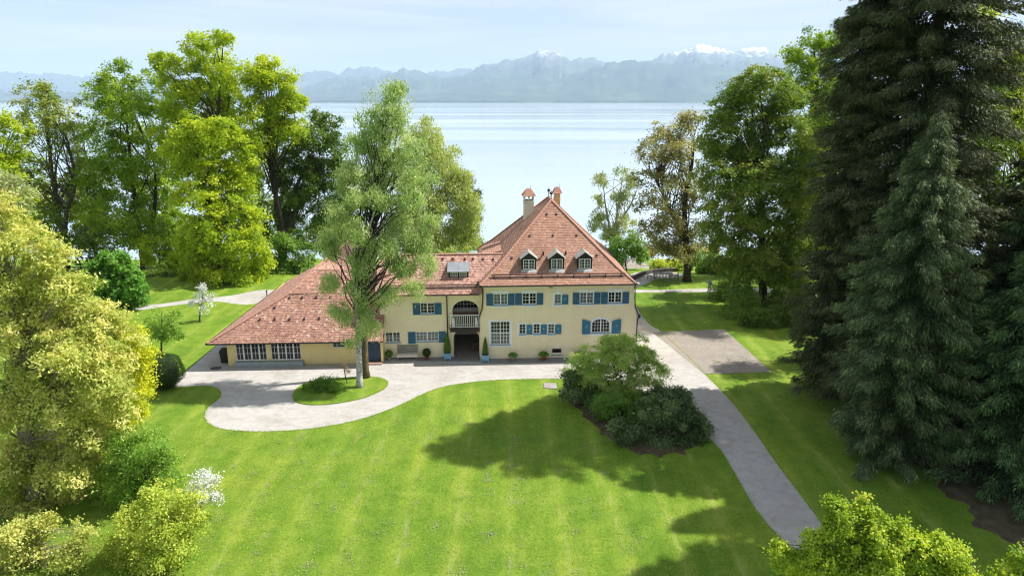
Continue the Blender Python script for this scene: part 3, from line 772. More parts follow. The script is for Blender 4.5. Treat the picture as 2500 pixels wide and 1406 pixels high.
tiles(tm, E[1], E[2], B[2], B[1], seed=5); tiles(tm, B[1], B[2], rb, ra, seed=6)
tiles(tm, E[2], E[3], B[3], B[2], seed=7); tiles(tm, B[2], B[3], rb, rb, seed=8)
tm.build('tile_field', M['tile_main'], vroof, kind='stuff')
for k in range(4):
    ridge(vroof, E[k], B[k]); ridge(vroof, B[k], ra if k < 2 else rb)
ridge(vroof, ra, rb)
nF = Vector((0, -(BZ-EZ), INS)).normalized(); nU = Vector((0, -(RZ-BZ), ra[1]-Y0-INS)).normalized()
def on_roof(px, py, upper=True):
    return Vector(FV.plane(px, py, B[0] if upper else E[0], nU if upper else nF))
def C4(x, y): return (1140+x/5.0217, 440+y/5.0217)
for x, y in ((977, 424), (1097, 422), (768, 686), (1053, 684), (1343, 682), (548, 958), (1590, 925)):
    vent(vroof, on_roof(*C4(x, y)), nU)
for x, y in ((930, 918), (1205, 912)):
    p = on_roof(*C4(x, y)); MB().box(p.x-.03, p.x+.03, p.y-.35, p.y+.05, p.z+.02, p.z+.10).box(p.x-.06, p.x+.06, p.y-.35, p.y-.2, p.z+.1, p.z+.34).build('roof_step', M['dark_timber'], vroof)
# snow rails above the eave
p = on_roof(*C4(1100, 1200), False)
for k in (0, 1):
    z = p.z+.16+.14*k; y = p.y-.02+.10*k
    MB().tube([(X0+.85, y, z), (X1-.75, y, z)], .035, 6).build('snow_rail', M['snow_pipe'], vroof)
for k in range(9):
    x = X0+1.1+(X1-X0-2.2)*k/8; MB().box(x-.02, x+.02, p.y-.06, p.y+.14, p.z-.05, p.z+.33).build('rail_bracket', M['black_metal'], vroof)
gutter(villa, (X0-.05, Y0-.06, EZ-.02), (X1+.05, Y0-.06, EZ-.02)); gutter(villa, (X0-.06, Y1, EZ-.02), (X0-.06, Y0-.05, EZ-.02)); gutter(villa, (X1+.06, Y0-.05, EZ-.02), (X1+.06, Y1, EZ-.02))
MB().tube([(X1-.02, Y0-.02, EZ-.08), (X1-.06, Y0+.12, EZ-.3), (VX1+.07, -.09, EZ-.62), (VX1+.09, -.10, 4.8), (VX1+.15, -.1, 4.2), (VX1+.34, -.1, 3.75), (VX1+.46, -.1, 3.5), (VX1+.40, -.1, 3.15), (VX1+.36, -.1, 2.8), (VX1+.36, -.1, .05)], .05, 8).box(VX1+.37, VX1+.58, -.21, .0, 3.3, 3.58).build('downpipe', M['black_metal'], villa)
MB().tube([(X0+.05, Y0-.02, EZ-.08), (VX0-.03, -.10, EZ-.4), (VX0-.06, -.11, 4.7), (VX0-.12, -.12, 4.2), (VX0-.30, -.12, 3.7), (VX0-.38, -.1, 3.4)], .055, 8).build('downpipe', M['copper'], villa)
# dormers
def dormer(x0, x1, y0, y1, curt):
    """front frame given in crop C4: window box edges"""
    p = on_roof(*C4((x0+x1)/2, y1+14)); yf = p.y
    a = FV.at(*C4(x0, y1), yf); b = FV.at(*C4(x1, y0), yf); xa, xb, za, zb = a[0], b[0], a[2], b[2]
    fx0, fx1 = xa-.12, xb+.12; zt = zb+.10; zp = zt+.42; xm = (fx0+fx1)/2
    slope = (RZ-BZ)/(ra[1]-Y0-INS)
    def yr(z): return yf+(z-p.z)/slope
    D = MB()
    ops_ = [(xa, xb, za, zb, 0)]
    wall_front(D, fx0, fx1, p.z-.05, zt, yf, ops_, .1)
    D.add([(fx0, yf, zt), (fx1, yf, zt), (xm, yf, zp)], [(0, 1, 2)])
    for X in (fx0, fx1): D.add([(X, yf, p.z-.06), (X, yf, zt), (X, yr(zt)+.2, zt)], [(0, 1, 2)])
    d = D.build('dormer', M['dark_timber'], villa)
    o = .13; rf = MB(); zo = zt-.06
    for sx, X in ((-1, fx0-o), (1, fx1+o)):
        pts = [(X, yf-.14, zo), (xm, yf-.14, zp+.06), (xm, yr(zp)+.15, zp+.06), (X, yr(zo)+.1, zo)]
        rf.quad(*pts); low = [(x, y, z-.05) for x, y, z in pts]; rf.quad(*low[::-1])
        rf.quad(pts[0], low[0], low[1], pts[1]); rf.quad(pts[0], pts[3], low[3], low[0])
    rf.build('dormer_roof', M['lead'], d)
    w = window(d, xa, xb, za, zb, yf, leaves=2, cols=2, rows=3, recess=-.02, fw=.055, sill=False, curtain=2 if curt else 0, name='dormer_window')
    bl = []
    for ch in list(w.children):              # keep to three levels: glazing joins the dormer
        ch.parent = d
    MB().add([(fx0-.02, yf-.03, za-.02), (fx1+.02, yf-.03, za-.02), (fx1+.04, yf-.22, za-.2), (fx0-.04, yf-.22, za-.2)], [(0, 1, 2, 3)]).build('lead_apron', M['lead'], d)
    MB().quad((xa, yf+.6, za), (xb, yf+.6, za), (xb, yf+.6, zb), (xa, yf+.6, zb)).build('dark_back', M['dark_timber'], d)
dormer(688, 830, 970, 1093, 0); dormer(1030, 1175, 965, 1090, 1); dormer(1370, 1518, 962, 1085, 1)
# shed dormer on the left slope
nL = Vector((-(RZ-BZ), 0, RXm-X0-INS)).normalized()
sl = (RZ-BZ)/(RXm-X0-INS)
D = MB(); xa = X0+.55; za = EZ+.35; zt = za+.75; xb = X0+INS+(zt+.35-BZ)/sl
D.add([(xa, 5.0, za), (xa, 8.6, za), (xa, 8.6, zt), (xa, 5.0, zt)], [(0, 3, 2, 1)]); D.add([(xa, 5.0, za-.2), (xa, 5.0, zt), (xb, 5.0, zt+.35)], [(0, 1, 2)]); D.add([(xa, 8.6, za-.2), (xa, 8.6, zt), (xb, 8.6, zt+.35)], [(0, 1, 2)])
d = D.build('side_dormer', M['dark_timber'], villa)
q = [(xa-.25, 4.85, zt-.05), (xa-.25, 8.75, zt-.05), (xb+.1, 8.75, zt+.42), (xb+.1, 4.85, zt+.42)]
MB().add(q+[(x, y, z+.07) for x, y, z in q], [(0, 1, 2, 3), (4, 7, 6, 5), (0, 4, 5, 1), (0, 3, 7, 4), (1, 5, 6, 2)]).build('dormer_roof', M['deck'], d)
tm = MB(); tiles(tm, (q[1][0], q[1][1], q[1][2]+.07), (q[0][0], q[0][1], q[0][2]+.07), (q[3][0], q[3][1], q[3][2]+.07), (q[2][0], q[2][1], q[2][2]+.07), seed=51); tm.build('tile_field', M['tile_main'], d, kind='stuff')
MB().add([(q[0][0]-.02, q[0][1]-.03, q[0][2]-.1), (q[3][0], q[3][1]-.03, q[3][2]-.1), (q[3][0], q[3][1]-.03, q[3][2]+.12), (q[0][0]-.02, q[0][1]-.03, q[0][2]+.12)], [(0, 1, 2, 3)]).build('barge_board', M['lead'], d)
# chimneys
def chimney(pxc, pybase, ptop, pcap, yl, wpx, mat, holes):
    c = FV.at(pxc, ptop, yl); w = wpx*mpp(pxc, ptop, 60)*.5; zb = FV.at(pxc, pybase, yl)[2]-1.2; zt = c[2]; x = c[0]
    ch = MB().box(x-w, x+w, yl-w, yl+w, zb, zt-.62).box(x-w-.05, x+w+.05, yl-w-.05, yl+w+.05, zt-.62, zt-.54)
    sh = .12
    if holes:                                # open lantern: posts with oval openings
        top = MB(); n = 20
        for cx in (-w*.46, w*.46):
            pass
        wall_front(ch, x-w, x+w, zt-.54, zt, yl-w, [(x-w*.78, x-w*.12, zt-.46, zt-.08, .19), (x+w*.12, x+w*.78, zt-.46, zt-.08, .19)], .12)
        ch.box(x-w, x-w+.1, yl-w+.12, yl+w, zt-.54, zt).box(x+w-.1, x+w, yl-w+.12, yl+w, zt-.54, zt).box(x-w+.1, x+w-.1, yl+w-.1, yl+w, zt-.54, zt-.42)
    else: ch.box(x-w, x+w, yl-w, yl+w, zt-.54, zt)
    C_ = ch.build('chimney', mat, villa)
    zc = FV.at(pxc, pcap, yl)[2]; e = w+.12; zl = zt-.02
    P = [(x-e, yl-e, zl), (x+e, yl-e, zl), (x+e, yl+e, zl), (x-e, yl+e, zl)]; rr = .18
    t1, t2 = (x-rr, yl, zc), (x+rr, yl, zc); cap = MB().quad(*P[::-1])
    tiles(cap, P[0], P[1], t2, t1, w=.14, e=.12, seed=31); tiles(cap, P[1], P[2], t2, t2, w=.14, e=.12, seed=32); tiles(cap, P[2], P[3], t1, t2, w=.14, e=.12, seed=33); tiles(cap, P[3], P[0], t1, t1, w=.14, e=.12, seed=34)
    cap.quad(P[0], P[1], t2, t1).quad(P[2], P[3], t1, t2).add([P[1], P[2], t2], [(0, 1, 2)]).add([P[3], P[0], t1], [(0, 1, 2)])
    cap.build('chimney_cap', M['cap'], C_)
    MB().tube([(x+rr, yl, zc-.05), (x+rr, yl, zc+.32)], .015, 5).build('lightning_rod', M['black_metal'], C_)
chimney(1290.5, 530, 476, 461, 8.2, 24, M['cream'], True)
chimney(1360, 500, 470, 457, 9.6, 15, M['orange_plaster'], False)
for k, (x, y, z) in enumerate((ra, rb)):
    MB().lathe([(.05, -.1), (.035, .1), (.03, .30), (.07, .34), (.03, .38), (.03, .44), (.11, .50), (.14, .58), (.11, .66), (.03, .72), (.012, .86)], (x, y, z), 10).build('finial', M['black_metal'], villa, smooth=True)

# ================================================================== middle wing
wing = empty('middle_wing', (-2.5, 51.42, 0), A3, label='two-storey yellow wing with arched passage and white-railed balcony beside the villa', cat='house wing')
WY = .55
def C2(x, y): return (820+x/4.325, 580+y/4.325)
def R2(x0, x1, y0, y1, y=WY):
    p = FV.at(*C2(x0, y1), y); q = FV.at(*C2(x1, y0), y); return p[0], q[0], p[2], q[2]
MX0 = FV.at(932, 850, WY)[0]; MX1 = VX0+.02; MEZ = FV.at(1100, 718, WY-.4)[2]; MT = MEZ-.02
up = R2(893, 1040, 688, 805); lo1 = R2(525, 678, 998, 1105); lo2 = R2(845, 1085, 990, 1095)
lg = R2(1235, 1505, 662, 925); gt = R2(1245, 1512, 962, 1240); gt = (gt[0], gt[1], 0.0, gt[3])
b2 = MB(); wall_front(b2, MX0, MX1, 0, MT, WY, [(*up, 0), (*lo1, 0), (*lo2, 0), (*lg, .78), (*gt, .75)], .3)
MDEP = WY+5.7
b2.quad((MX0, WY, 0), (MX0, WY, MT), (MX0, MDEP, MT), (MX0, MDEP, 0)); b2.quad((MX0, MDEP, 0), (MX1, MDEP, 0), (MX1, MDEP, MT), (MX0, MDEP, MT))
b2.build('wall', M['wall'], wing)
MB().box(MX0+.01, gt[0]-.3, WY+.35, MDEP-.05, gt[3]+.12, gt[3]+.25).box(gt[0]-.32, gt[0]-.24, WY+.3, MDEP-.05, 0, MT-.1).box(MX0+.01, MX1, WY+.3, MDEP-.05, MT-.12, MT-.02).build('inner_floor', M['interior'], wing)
MB().box(MX0, MX1-.05, WY-.28, WY-.002, MT-.16, MT-.03).build('cornice', M['cream'], wing)
# loggia: floor, sides, back wall with lunette window
LY = WY+1.5
lb = MB(); lz0 = lg[2]; lw0, lw1 = lg[0]-.25, lg[1]+.2
lb.quad((lw0, LY, lz0), (lw1, LY, lz0), (lw1, LY, lg[3]-1.15), (lw0, LY, lg[3]-1.15))
lb.quad((lw0, WY+.3, lz0), (lw1, WY+.3, lz0), (lw1, LY, lz0), (lw0, LY, lz0)); lb.quad((lw0, WY+.3, lz0), (lw0, LY, lz0), (lw0, LY, MT), (lw0, WY+.3, MT)); lb.quad((lw1, WY+.3, lz0), (lw1, WY+.3, MT), (lw1, LY, MT), (lw1, LY, lz0))
lb.build('loggia_wall', M['cream'], wing)
window(wing, lw0, lw1, lg[3]-1.15, lg[3]+.35, LY, leaves=1, cols=9, rows=4, recess=.02, fw=.06, sill=False, name='loggia_window')
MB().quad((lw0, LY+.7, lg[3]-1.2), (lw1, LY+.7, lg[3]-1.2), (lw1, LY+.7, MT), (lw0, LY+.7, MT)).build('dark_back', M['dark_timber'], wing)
# arched passage
pb = MB(); g0, g1 = gt[0]-.02, gt[1]+.02; PD = WY+5.4
pb.quad((g0, WY+.3, 0), (g0, PD, 0), (g0, PD, gt[3]), (g0, WY+.3, gt[3])); pb.quad((g1, WY+.3, 0), (g1, WY+.3, gt[3]), (g1, PD, gt[3]), (g1, PD, 0)); pb.quad((g0, WY+.3, gt[3]), (g0, PD, gt[3]), (g1, PD, gt[3]), (g1, WY+.3, gt[3])); pb.quad((g0, PD, 0), (g1, PD, 0), (g1, PD, gt[3]), (g0, PD, gt[3]))
pb.build('passage_wall', M['cream'], wing)
fl = MB(); r_ = random.Random(4); y = WY-.75; k = 0
while y < PD:
    x = g0-.0+(.06 if k % 2 else 0)-.1
    while x < g1:
        a, b = max(x, g0), min(x+.105, g1); h = .035+r_.uniform(-.004, .006)
        if b-a > .02: fl.add([(a, y, h), (b, y, h), (b, y+.21, h), (a, y+.21, h), (a, y, 0), (b, y, 0), (b, y+.21, 0), (a, y+.21, 0)], [(0, 1, 2, 3), (0, 4, 5, 1), (1, 5, 6, 2), (3, 2, 6, 7), (0, 3, 7, 4)])
        x += .118
    y += .225; k += 1
fl.build('passage_paving', M['brick_dark'], wing, kind='stuff')
MB().box(g1-.5, g1-.12, WY+1.2, WY+1.6, 0.03, .75).build('passage_box', M['brown_wood'], wing)
window(wing, *up, WY, recess=.05, surround=None); window(wing, *lo1, WY, recess=.05, curtain=.5); window(wing, *lo2, WY, cols=3, recess=.05, curtain=1)
for r in ((815, 890, 690, 815), (1042, 1115, 688, 810), (765, 842, 995, 1118), (1088, 1160, 988, 1105)): shutter(wing, *R2(*r), WY-.012)
# balcony
by0 = WY-.75; bx0, bx1 = R2(1205, 1517, 918, 960, by0)[:2]; bz = lz0
bal = MB().box(bx0, bx1, by0, WY+.02, bz-.34, bz-.10).box(bx0-.04, bx1, by0-.05, WY+.02, bz-.10, bz).build('balcony', M['dark_timber'], wing)
rz = FV.at(*C2(1360, 818), by0)[2]
MB().box(bx0+.02, bx1-.02, by0+.02, by0+.07, rz-.05, rz).box(bx0+.02, bx1-.02, by0+.025, by0+.065, bz+.06, bz+.10).box(bx0+.02, bx0+.07, by0+.07, WY, rz-.05, rz).box(bx0+.025, bx0+.065, by0+.07, WY, bz+.06, bz+.10).build('handrail', M['white'], bal)
n = 15
for k in range(n+1):
    x = bx0+.045+(bx1-bx0-.09)*k/n; MB().box(x-.016, x+.016, by0+.029, by0+.061, bz if k % 5 == 0 else bz+.10, rz-.05).build('baluster', M['white'], bal)
for k in range(1, 5):
    y = by0+.07+(WY-by0-.07)*k/5; MB().box(bx0+.029, bx0+.061, y-.016, y+.016, bz+.10, rz-.05).build('baluster', M['white'], bal)
MB().box(bx0, bx1, WY+.26, WY+.34, bz+.02, bz+1.0).build('dark_screen', M['brown_wood'], wing)
for q, x in enumerate((bx0+.28, bx1-.26)):       # two small white figures on the balcony floor
    f = empty('stone_figure', tuple(FV.R @ np.array([x, by0+.28, bz])+FV.o), A3, label=('small white figurine at the left end of the balcony', 'small white figurine at the right end of the balcony')[q], cat='figurine', group='figurines behind the balcony railing')
    MB().lathe([(.12, 0), (.12, .1), (.08, .14), (.10, .3), (.13, .42), (.10, .52), (.04, .58)], sides=10).build('body', M['white'], f, smooth=True)
    MB().lathe([(.02, .56), (.065, .61), (.075, .67), (.055, .74), (.01, .77)], sides=10).build('head', M['white'], f, smooth=True)
# wing roof
RD = 3.0; RH = FV.at(1150, 621, WY-.4+RD)[2]; wx0, wx1 = MX0-.25, X0+.9
e0, e1 = (wx0, WY-.4, MEZ), (wx1, WY-.4, MEZ); t0 = (wx0, WY-.4+RD, RH); t1 = (X0+INS+.6, WY-.4+RD, RH); k0, k1 = (wx0, MDEP+.4, MEZ), (wx1, MDEP+.4, MEZ)
wr = MB().quad(e0, e1, t1, t0).quad(k1, k0, t0, t1).add([e0, t0, k0], [(0, 1, 2)]).quad((e0[0], e0[1], MEZ-.03), (k0[0], k0[1], MEZ-.03), (k1[0], k1[1], MEZ-.03), (e1[0], e1[1], MEZ-.03)).build('roof', M['deck'], wing)
tm = MB(); tiles(tm, e0, e1, t1, t0, seed=11); tiles(tm, k1, k0, t0, t1, seed=12); tm.build('tile_field', M['tile_mid'], wr, kind='stuff')
ridge(wr, t0, t1)
nM = Vector((0, -(RH-MEZ), RD)).normalized()
def on_wing(px, py): return Vector(FV.plane(px, py, e0, nM))
def C6(x, y): return (1080+x/10.04, 600+y/10.04)
for x in (10, 258, 552, 750, 992, 1245): vent(wr, on_wing(*C6(x, 338)), nM)
p = on_wing(*C6(300, 1055))
for k in (0, 1): MB().tube([(MX0+.3, p.y-.02+.1*k, p.z+.16+.13*k), (X0-.15, p.y-.02+.1*k, p.z+.16+.13*k)], .035, 6).build('snow_rail', M['snow_pipe'], wr)
gutter(wing, (wx0, WY-.46, MEZ-.02), (X0-.05, WY-.46, MEZ-.02), mat='copper')
dx = FV.at(1091.5, 760, WY-.1)[0]
MB().tube([(dx, WY-.46, MEZ-.1), (dx, WY-.3, MEZ-.3), (dx, WY-.09, MEZ-.45), (dx, WY-.09, 2.3), (dx, WY-.09, .04)], .05, 8).build('downpipe', M['copper'], wing)
# shed dormer with zinc roof
p = on_wing(*C6(395, 785)); yf = p.y; a = FV.at(*C6(152, 780), yf); b = FV.at(*C6(640, 632), yf)
wl = R2(1212, 1285, 368, 412, yf); wl = (FV.at(*C6(200, 755), yf)[0], FV.at(*C6(375, 755), yf)[0], FV.at(*C6(300, 757), yf)[2], FV.at(*C6(300, 655), yf)[2])
wr2 = (FV.at(*C6(420, 755), yf)[0], FV.at(*C6(595, 755), yf)[0], wl[2], wl[3])
sm = (RH-MEZ)/RD; zt = b[2]
D = MB(); wall_front(D, a[0], b[0], p.z-.05, zt, yf, [(*wl, 0), (*wr2, 0)], .1)
zc = zt+.42; yb = yf+(zc-p.z)/sm
for X in (a[0], b[0]): D.add([(X, yf, p.z-.08), (X, yf, zt), (X, yb, zc)], [(0, 1, 2)])
d = D.build('dormer', M['dark_timber'], wing)
q = [(a[0]-.08, yf-.16, zt-.02), (b[0]+.08, yf-.16, zt-.02), (b[0]+.08, yb+.1, zc+.05), (a[0]-.08, yb+.1, zc+.05)]
z_ = MB().add(q+[(x, y, z+.05) for x, y, z in q], [(0, 3, 2, 1), (4, 5, 6, 7), (0, 1, 5, 4), (1, 2, 6, 5), (3, 0, 4, 7)])
for f in (0, .5, 1):
    x = q[0][0]+(q[1][0]-q[0][0])*f; z_.add([(x-.015, q[0][1], q[0][2]+.05), (x+.015, q[0][1], q[0][2]+.05), (x+.015, q[2][1], q[2][2]+.05), (x-.015, q[2][1], q[2][2]+.05), (x-.015, q[0][1], q[0][2]+.085), (x+.015, q[0][1], q[0][2]+.085), (x+.015, q[2][1], q[2][2]+.085), (x-.015, q[2][1], q[2][2]+.085)], [(4, 5, 6, 7), (0, 1, 5, 4), (1, 2, 6, 5), (3, 0, 4, 7)])
z_.build('zinc_roof', M['zinc'], d)
for ww in (wl, wr2):
    w_ = window(d, *ww, yf, leaves=1, cols=3, rows=2, recess=-.015, fw=.04, sill=False, mw=.03, name='dormer_window')
    for ch in list(w_.children): ch.parent = d
# small chimney near the left end
c = FV.at(966, 700, WY+1.0); MB().box(c[0]-.25, c[0]+.25, WY+.75, WY+1.25, MEZ, c[2]+.2).build('chimney', M['dark_timber'], wing)
MB().box(c[0]-.32, c[0]+.32, WY+.68, WY+1.32, c[2]+.2, c[2]+.34).build('chimney_cap', M['cap'], wing)

# ================================================================== low outbuilding on the left
FL = Frame(-22.2, 50.0, math.radians(2.6))
outb = empty('low_outbuilding', (-22.2, 50.0, 0), FL.a, label='low yellow outbuilding with a sweeping red tiled roof left of the villa', cat='outbuilding')
def C3(x, y): return (500+x/4.325, 600+y/4.325)
def R3(x0, x1, y0, y1, y=0.):
    p = FL.at(*C3(x0, y1), y); q = FL.at(*C3(x1, y0), y); return p[0], q[0], p[2], q[2]
LX0 = FL.at(*C3(240, 1150), 0)[0]; LX1 = FL.at(934, 850, 0)[0]; LH = 2.35
g1_ = R3(335, 645, 1035, 1213); g2_ = R3(703, 1008, 1030, 1203); sw = R3(1348, 1480, 1015, 1078); dr = FL.at(897.5, 868, 0)[0], FL.at(930, 868, 0)[0], 0.12, FL.at(915, 831, 0)[2]
g1_ = (*g1_[:3], 1.98); g2_ = (*g2_[:2], g1_[2], 1.98)
b3 = MB(); wall_front(b3, LX0, LX1, 0, LH, 0, [(*g1_, 0), (*g2_, 0), (*sw, 0), (*dr, 0)], .2)
LD = 16.5
b3.quad((LX0, 0, 0), (LX0, 0, LH), (LX0, LD, LH), (LX0, LD, 0)); b3.quad((LX1, 0, 0), (LX1, LD, 0), (LX1, LD, LH), (LX1, 0, LH)); b3.quad((LX0, LD, 0), (LX0, LD, LH), (LX1, LD, LH), (LX1, LD, 0))
b3.build('wall', M['wall_left'], outb)
for g in (g1_, g2_):
    W = window(outb, *g, 0, leaves=4, cols=2, rows=3, recess=.06, fw=.07, sill=False, mw=.028, name='glazed_door')
window(outb, *sw, 0, leaves=1, cols=3, rows=2, recess=.05, sill=False)
MB().box(dr[0]+.02, dr[1]-.02, .10, .15, dr[2], dr[3]).build('door', M['blue_door'], outb)
dd = outb.children[-1]; nb = 8
for k in range(nb):
    xa = dr[0]+.02+(dr[1]-dr[0]-.04)*k/nb; MB().box(xa+.008, xa+(dr[1]-dr[0]-.04)/nb-.008, .082, .10, dr[2]+.02, dr[3]-.02).build('plank', M['blue_door'], dd)
MB().box(dr[1]-.2, dr[1]-.14, .04, .08, 1.0, 1.06).build('door_handle', M['iron'], dd)
MB().box(dr[0]-.1, dr[1]+.1, -.45, .08, 0, .12).build('doorstep', M['brick_red'], outb)
px0, px1 = FL.at(*C3(313, 1240), -.45)[0], FL.at(*C3(1040, 1230), -.3)[0]
MB().box(px0, px1, -.38, -.002, 0, g1_[2]-.02).build('plinth', M['grey_stone'], outb)
# roof in world terms, turned into the building's own axes
def LW(x, y, z): return tuple(FL.loc((x, y, z)))
A = LW(-23.3, 49.2, 2.1); Ee = LW(-10.0, 49.85, 2.1); Bb = LW(*onY(707, 717, 52.76)); Ff = LW(-10.2, 53.35, Bb[2]); Cc = LW(*onY(764, 660, 55.0)); Gg = LW(-10.2, 55.5, Cc[2])
A2 = LW(-23.1, 67.5, 2.1); B2 = LW(-17.7, 67.5, Bb[2]); C2_ = LW(-16.4, 67.5, Cc[2]); E2 = LW(-11.6, 67.5, 2.1); H1, H2, G2 = LW(-11.6, 60.5, 2.1), LW(-11.6, 67.5, 2.1), LW(-10.2, 60.5, 2.1)
lr = MB().quad(A, Ee, Ff, Bb).quad(Bb, Ff, Gg, Cc).quad(A2, A, Bb, B2).quad(B2, Bb, Cc, C2_).add([A2, B2, C2_, E2], [(0, 1, 2, 3)]).quad(H1, H2, C2_, Cc).quad(Cc, Gg, G2, H1)
lr.quad((A[0], A[1], A[2]-.03), (A2[0], A2[1], A2[2]-.03), (E2[0], E2[1], E2[2]-.03), (Ee[0], Ee[1], Ee[2]-.03))
lroof = lr.build('roof', M['deck'], outb)
tm = MB(); tiles(tm, A, Ee, Ff, Bb, w=.168, e=.15, seed=21); tiles(tm, Bb, Ff, Gg, Cc, w=.168, e=.15, seed=22, lift=.05); tiles(tm, A2, A, Bb, B2, w=.168, e=.15, seed=23); tiles(tm, B2, Bb, Cc, C2_, w=.168, e=.15, seed=24); tiles(tm, H1, H2, C2_, Cc, w=.168, e=.15, seed=25)
tm.build('tile_field', M['tile_left'], lroof, kind='stuff')
ridge(lroof, A, Bb); ridge(lroof, Bb, Cc); ridge(lroof, Bb, Ff); ridge(lroof, Cc, C2_); ridge(lroof, Cc, Gg)
nLo = (Vector(Ee)-Vector(A)).cross(Vector(Bb)-Vector(A)).normalized()
for x, y in ((895, 555), (1025, 552), (1177, 549), (1327, 547), (737, 660), (580, 785), (737, 782), (893, 782), (1050, 777), (1207, 773)):
    vent(lroof, FL.plane(*C3(x, y), A, nLo), nLo)
gutter(outb, (A[0]-.05, A[1]-.07, A[2]-.02), (Ee[0], Ee[1]-.07, Ee[2]-.02)); gutter(outb, (A2[0]-.07, A2[1], A2[2]-.02), (A[0]-.07, A[1]-.05, A[2]-.02))
# ================================================================== trees and shrubs
def unit(a): return a/np.maximum(np.linalg.norm(a, axis=-1, keepdims=True), 1e-9)
def leaf_mesh(name, P, N, T, L, W, tint, mat, tri=False):
    B = unit(np.cross(N, T)); n = len(P); L = L[:, None]*.5; W = W[:, None]*.5
    if tri:
        V = np.stack([P-T*L+B*W, P-T*L-B*W, P+T*L], 1); k = 3
    else:
        V = np.stack([P-T*L, P+B*W+N*W*.35-T*L*.15, P+T*L-N*L*.25, P-B*W+N*W*.35-T*L*.15], 1); k = 4
    return np_mesh(name, V.reshape(-1, 3), np.arange(n*k).reshape(n, k), mat, np.repeat(tint, k))
BARK = {'grey': plain('bark_grey', (.085, .072, .06), .95, .4, 3, .6, bscale=20), 'dark': plain('bark_dark', (.045, .036, .03), .95, .4, 3, .6, bscale=20),
        'olive': plain('bark_olive', (.26, .235, .18), .95, .35, 3, .6, bscale=20), 'moss': plain('bark_mossy', (.11, .085, .045), .95, .45, 3, .6, bscale=16)}
def m_birch():
    t = NT('bark_birch'); f = t.noise(3., 5, .7, t.obj((1., 1., .8))); sp = t.noise(5., 5, .75, t.obj((1., 1., 2.6)))
    c = t.ramp(f, [(.35, (.32, .32, .34)), (.65, (.62, .61, .60))]); c = t.mix(t.ramp(sp, [(.52, (0, 0, 0)), (.58, (1, 1, 1))]), c, (.05, .045, .045))
    return t.done(t.pbsdf(c, .85, t.bump(sp, .4, .03), spec=.2))
BARK['birch'] = m_birch()
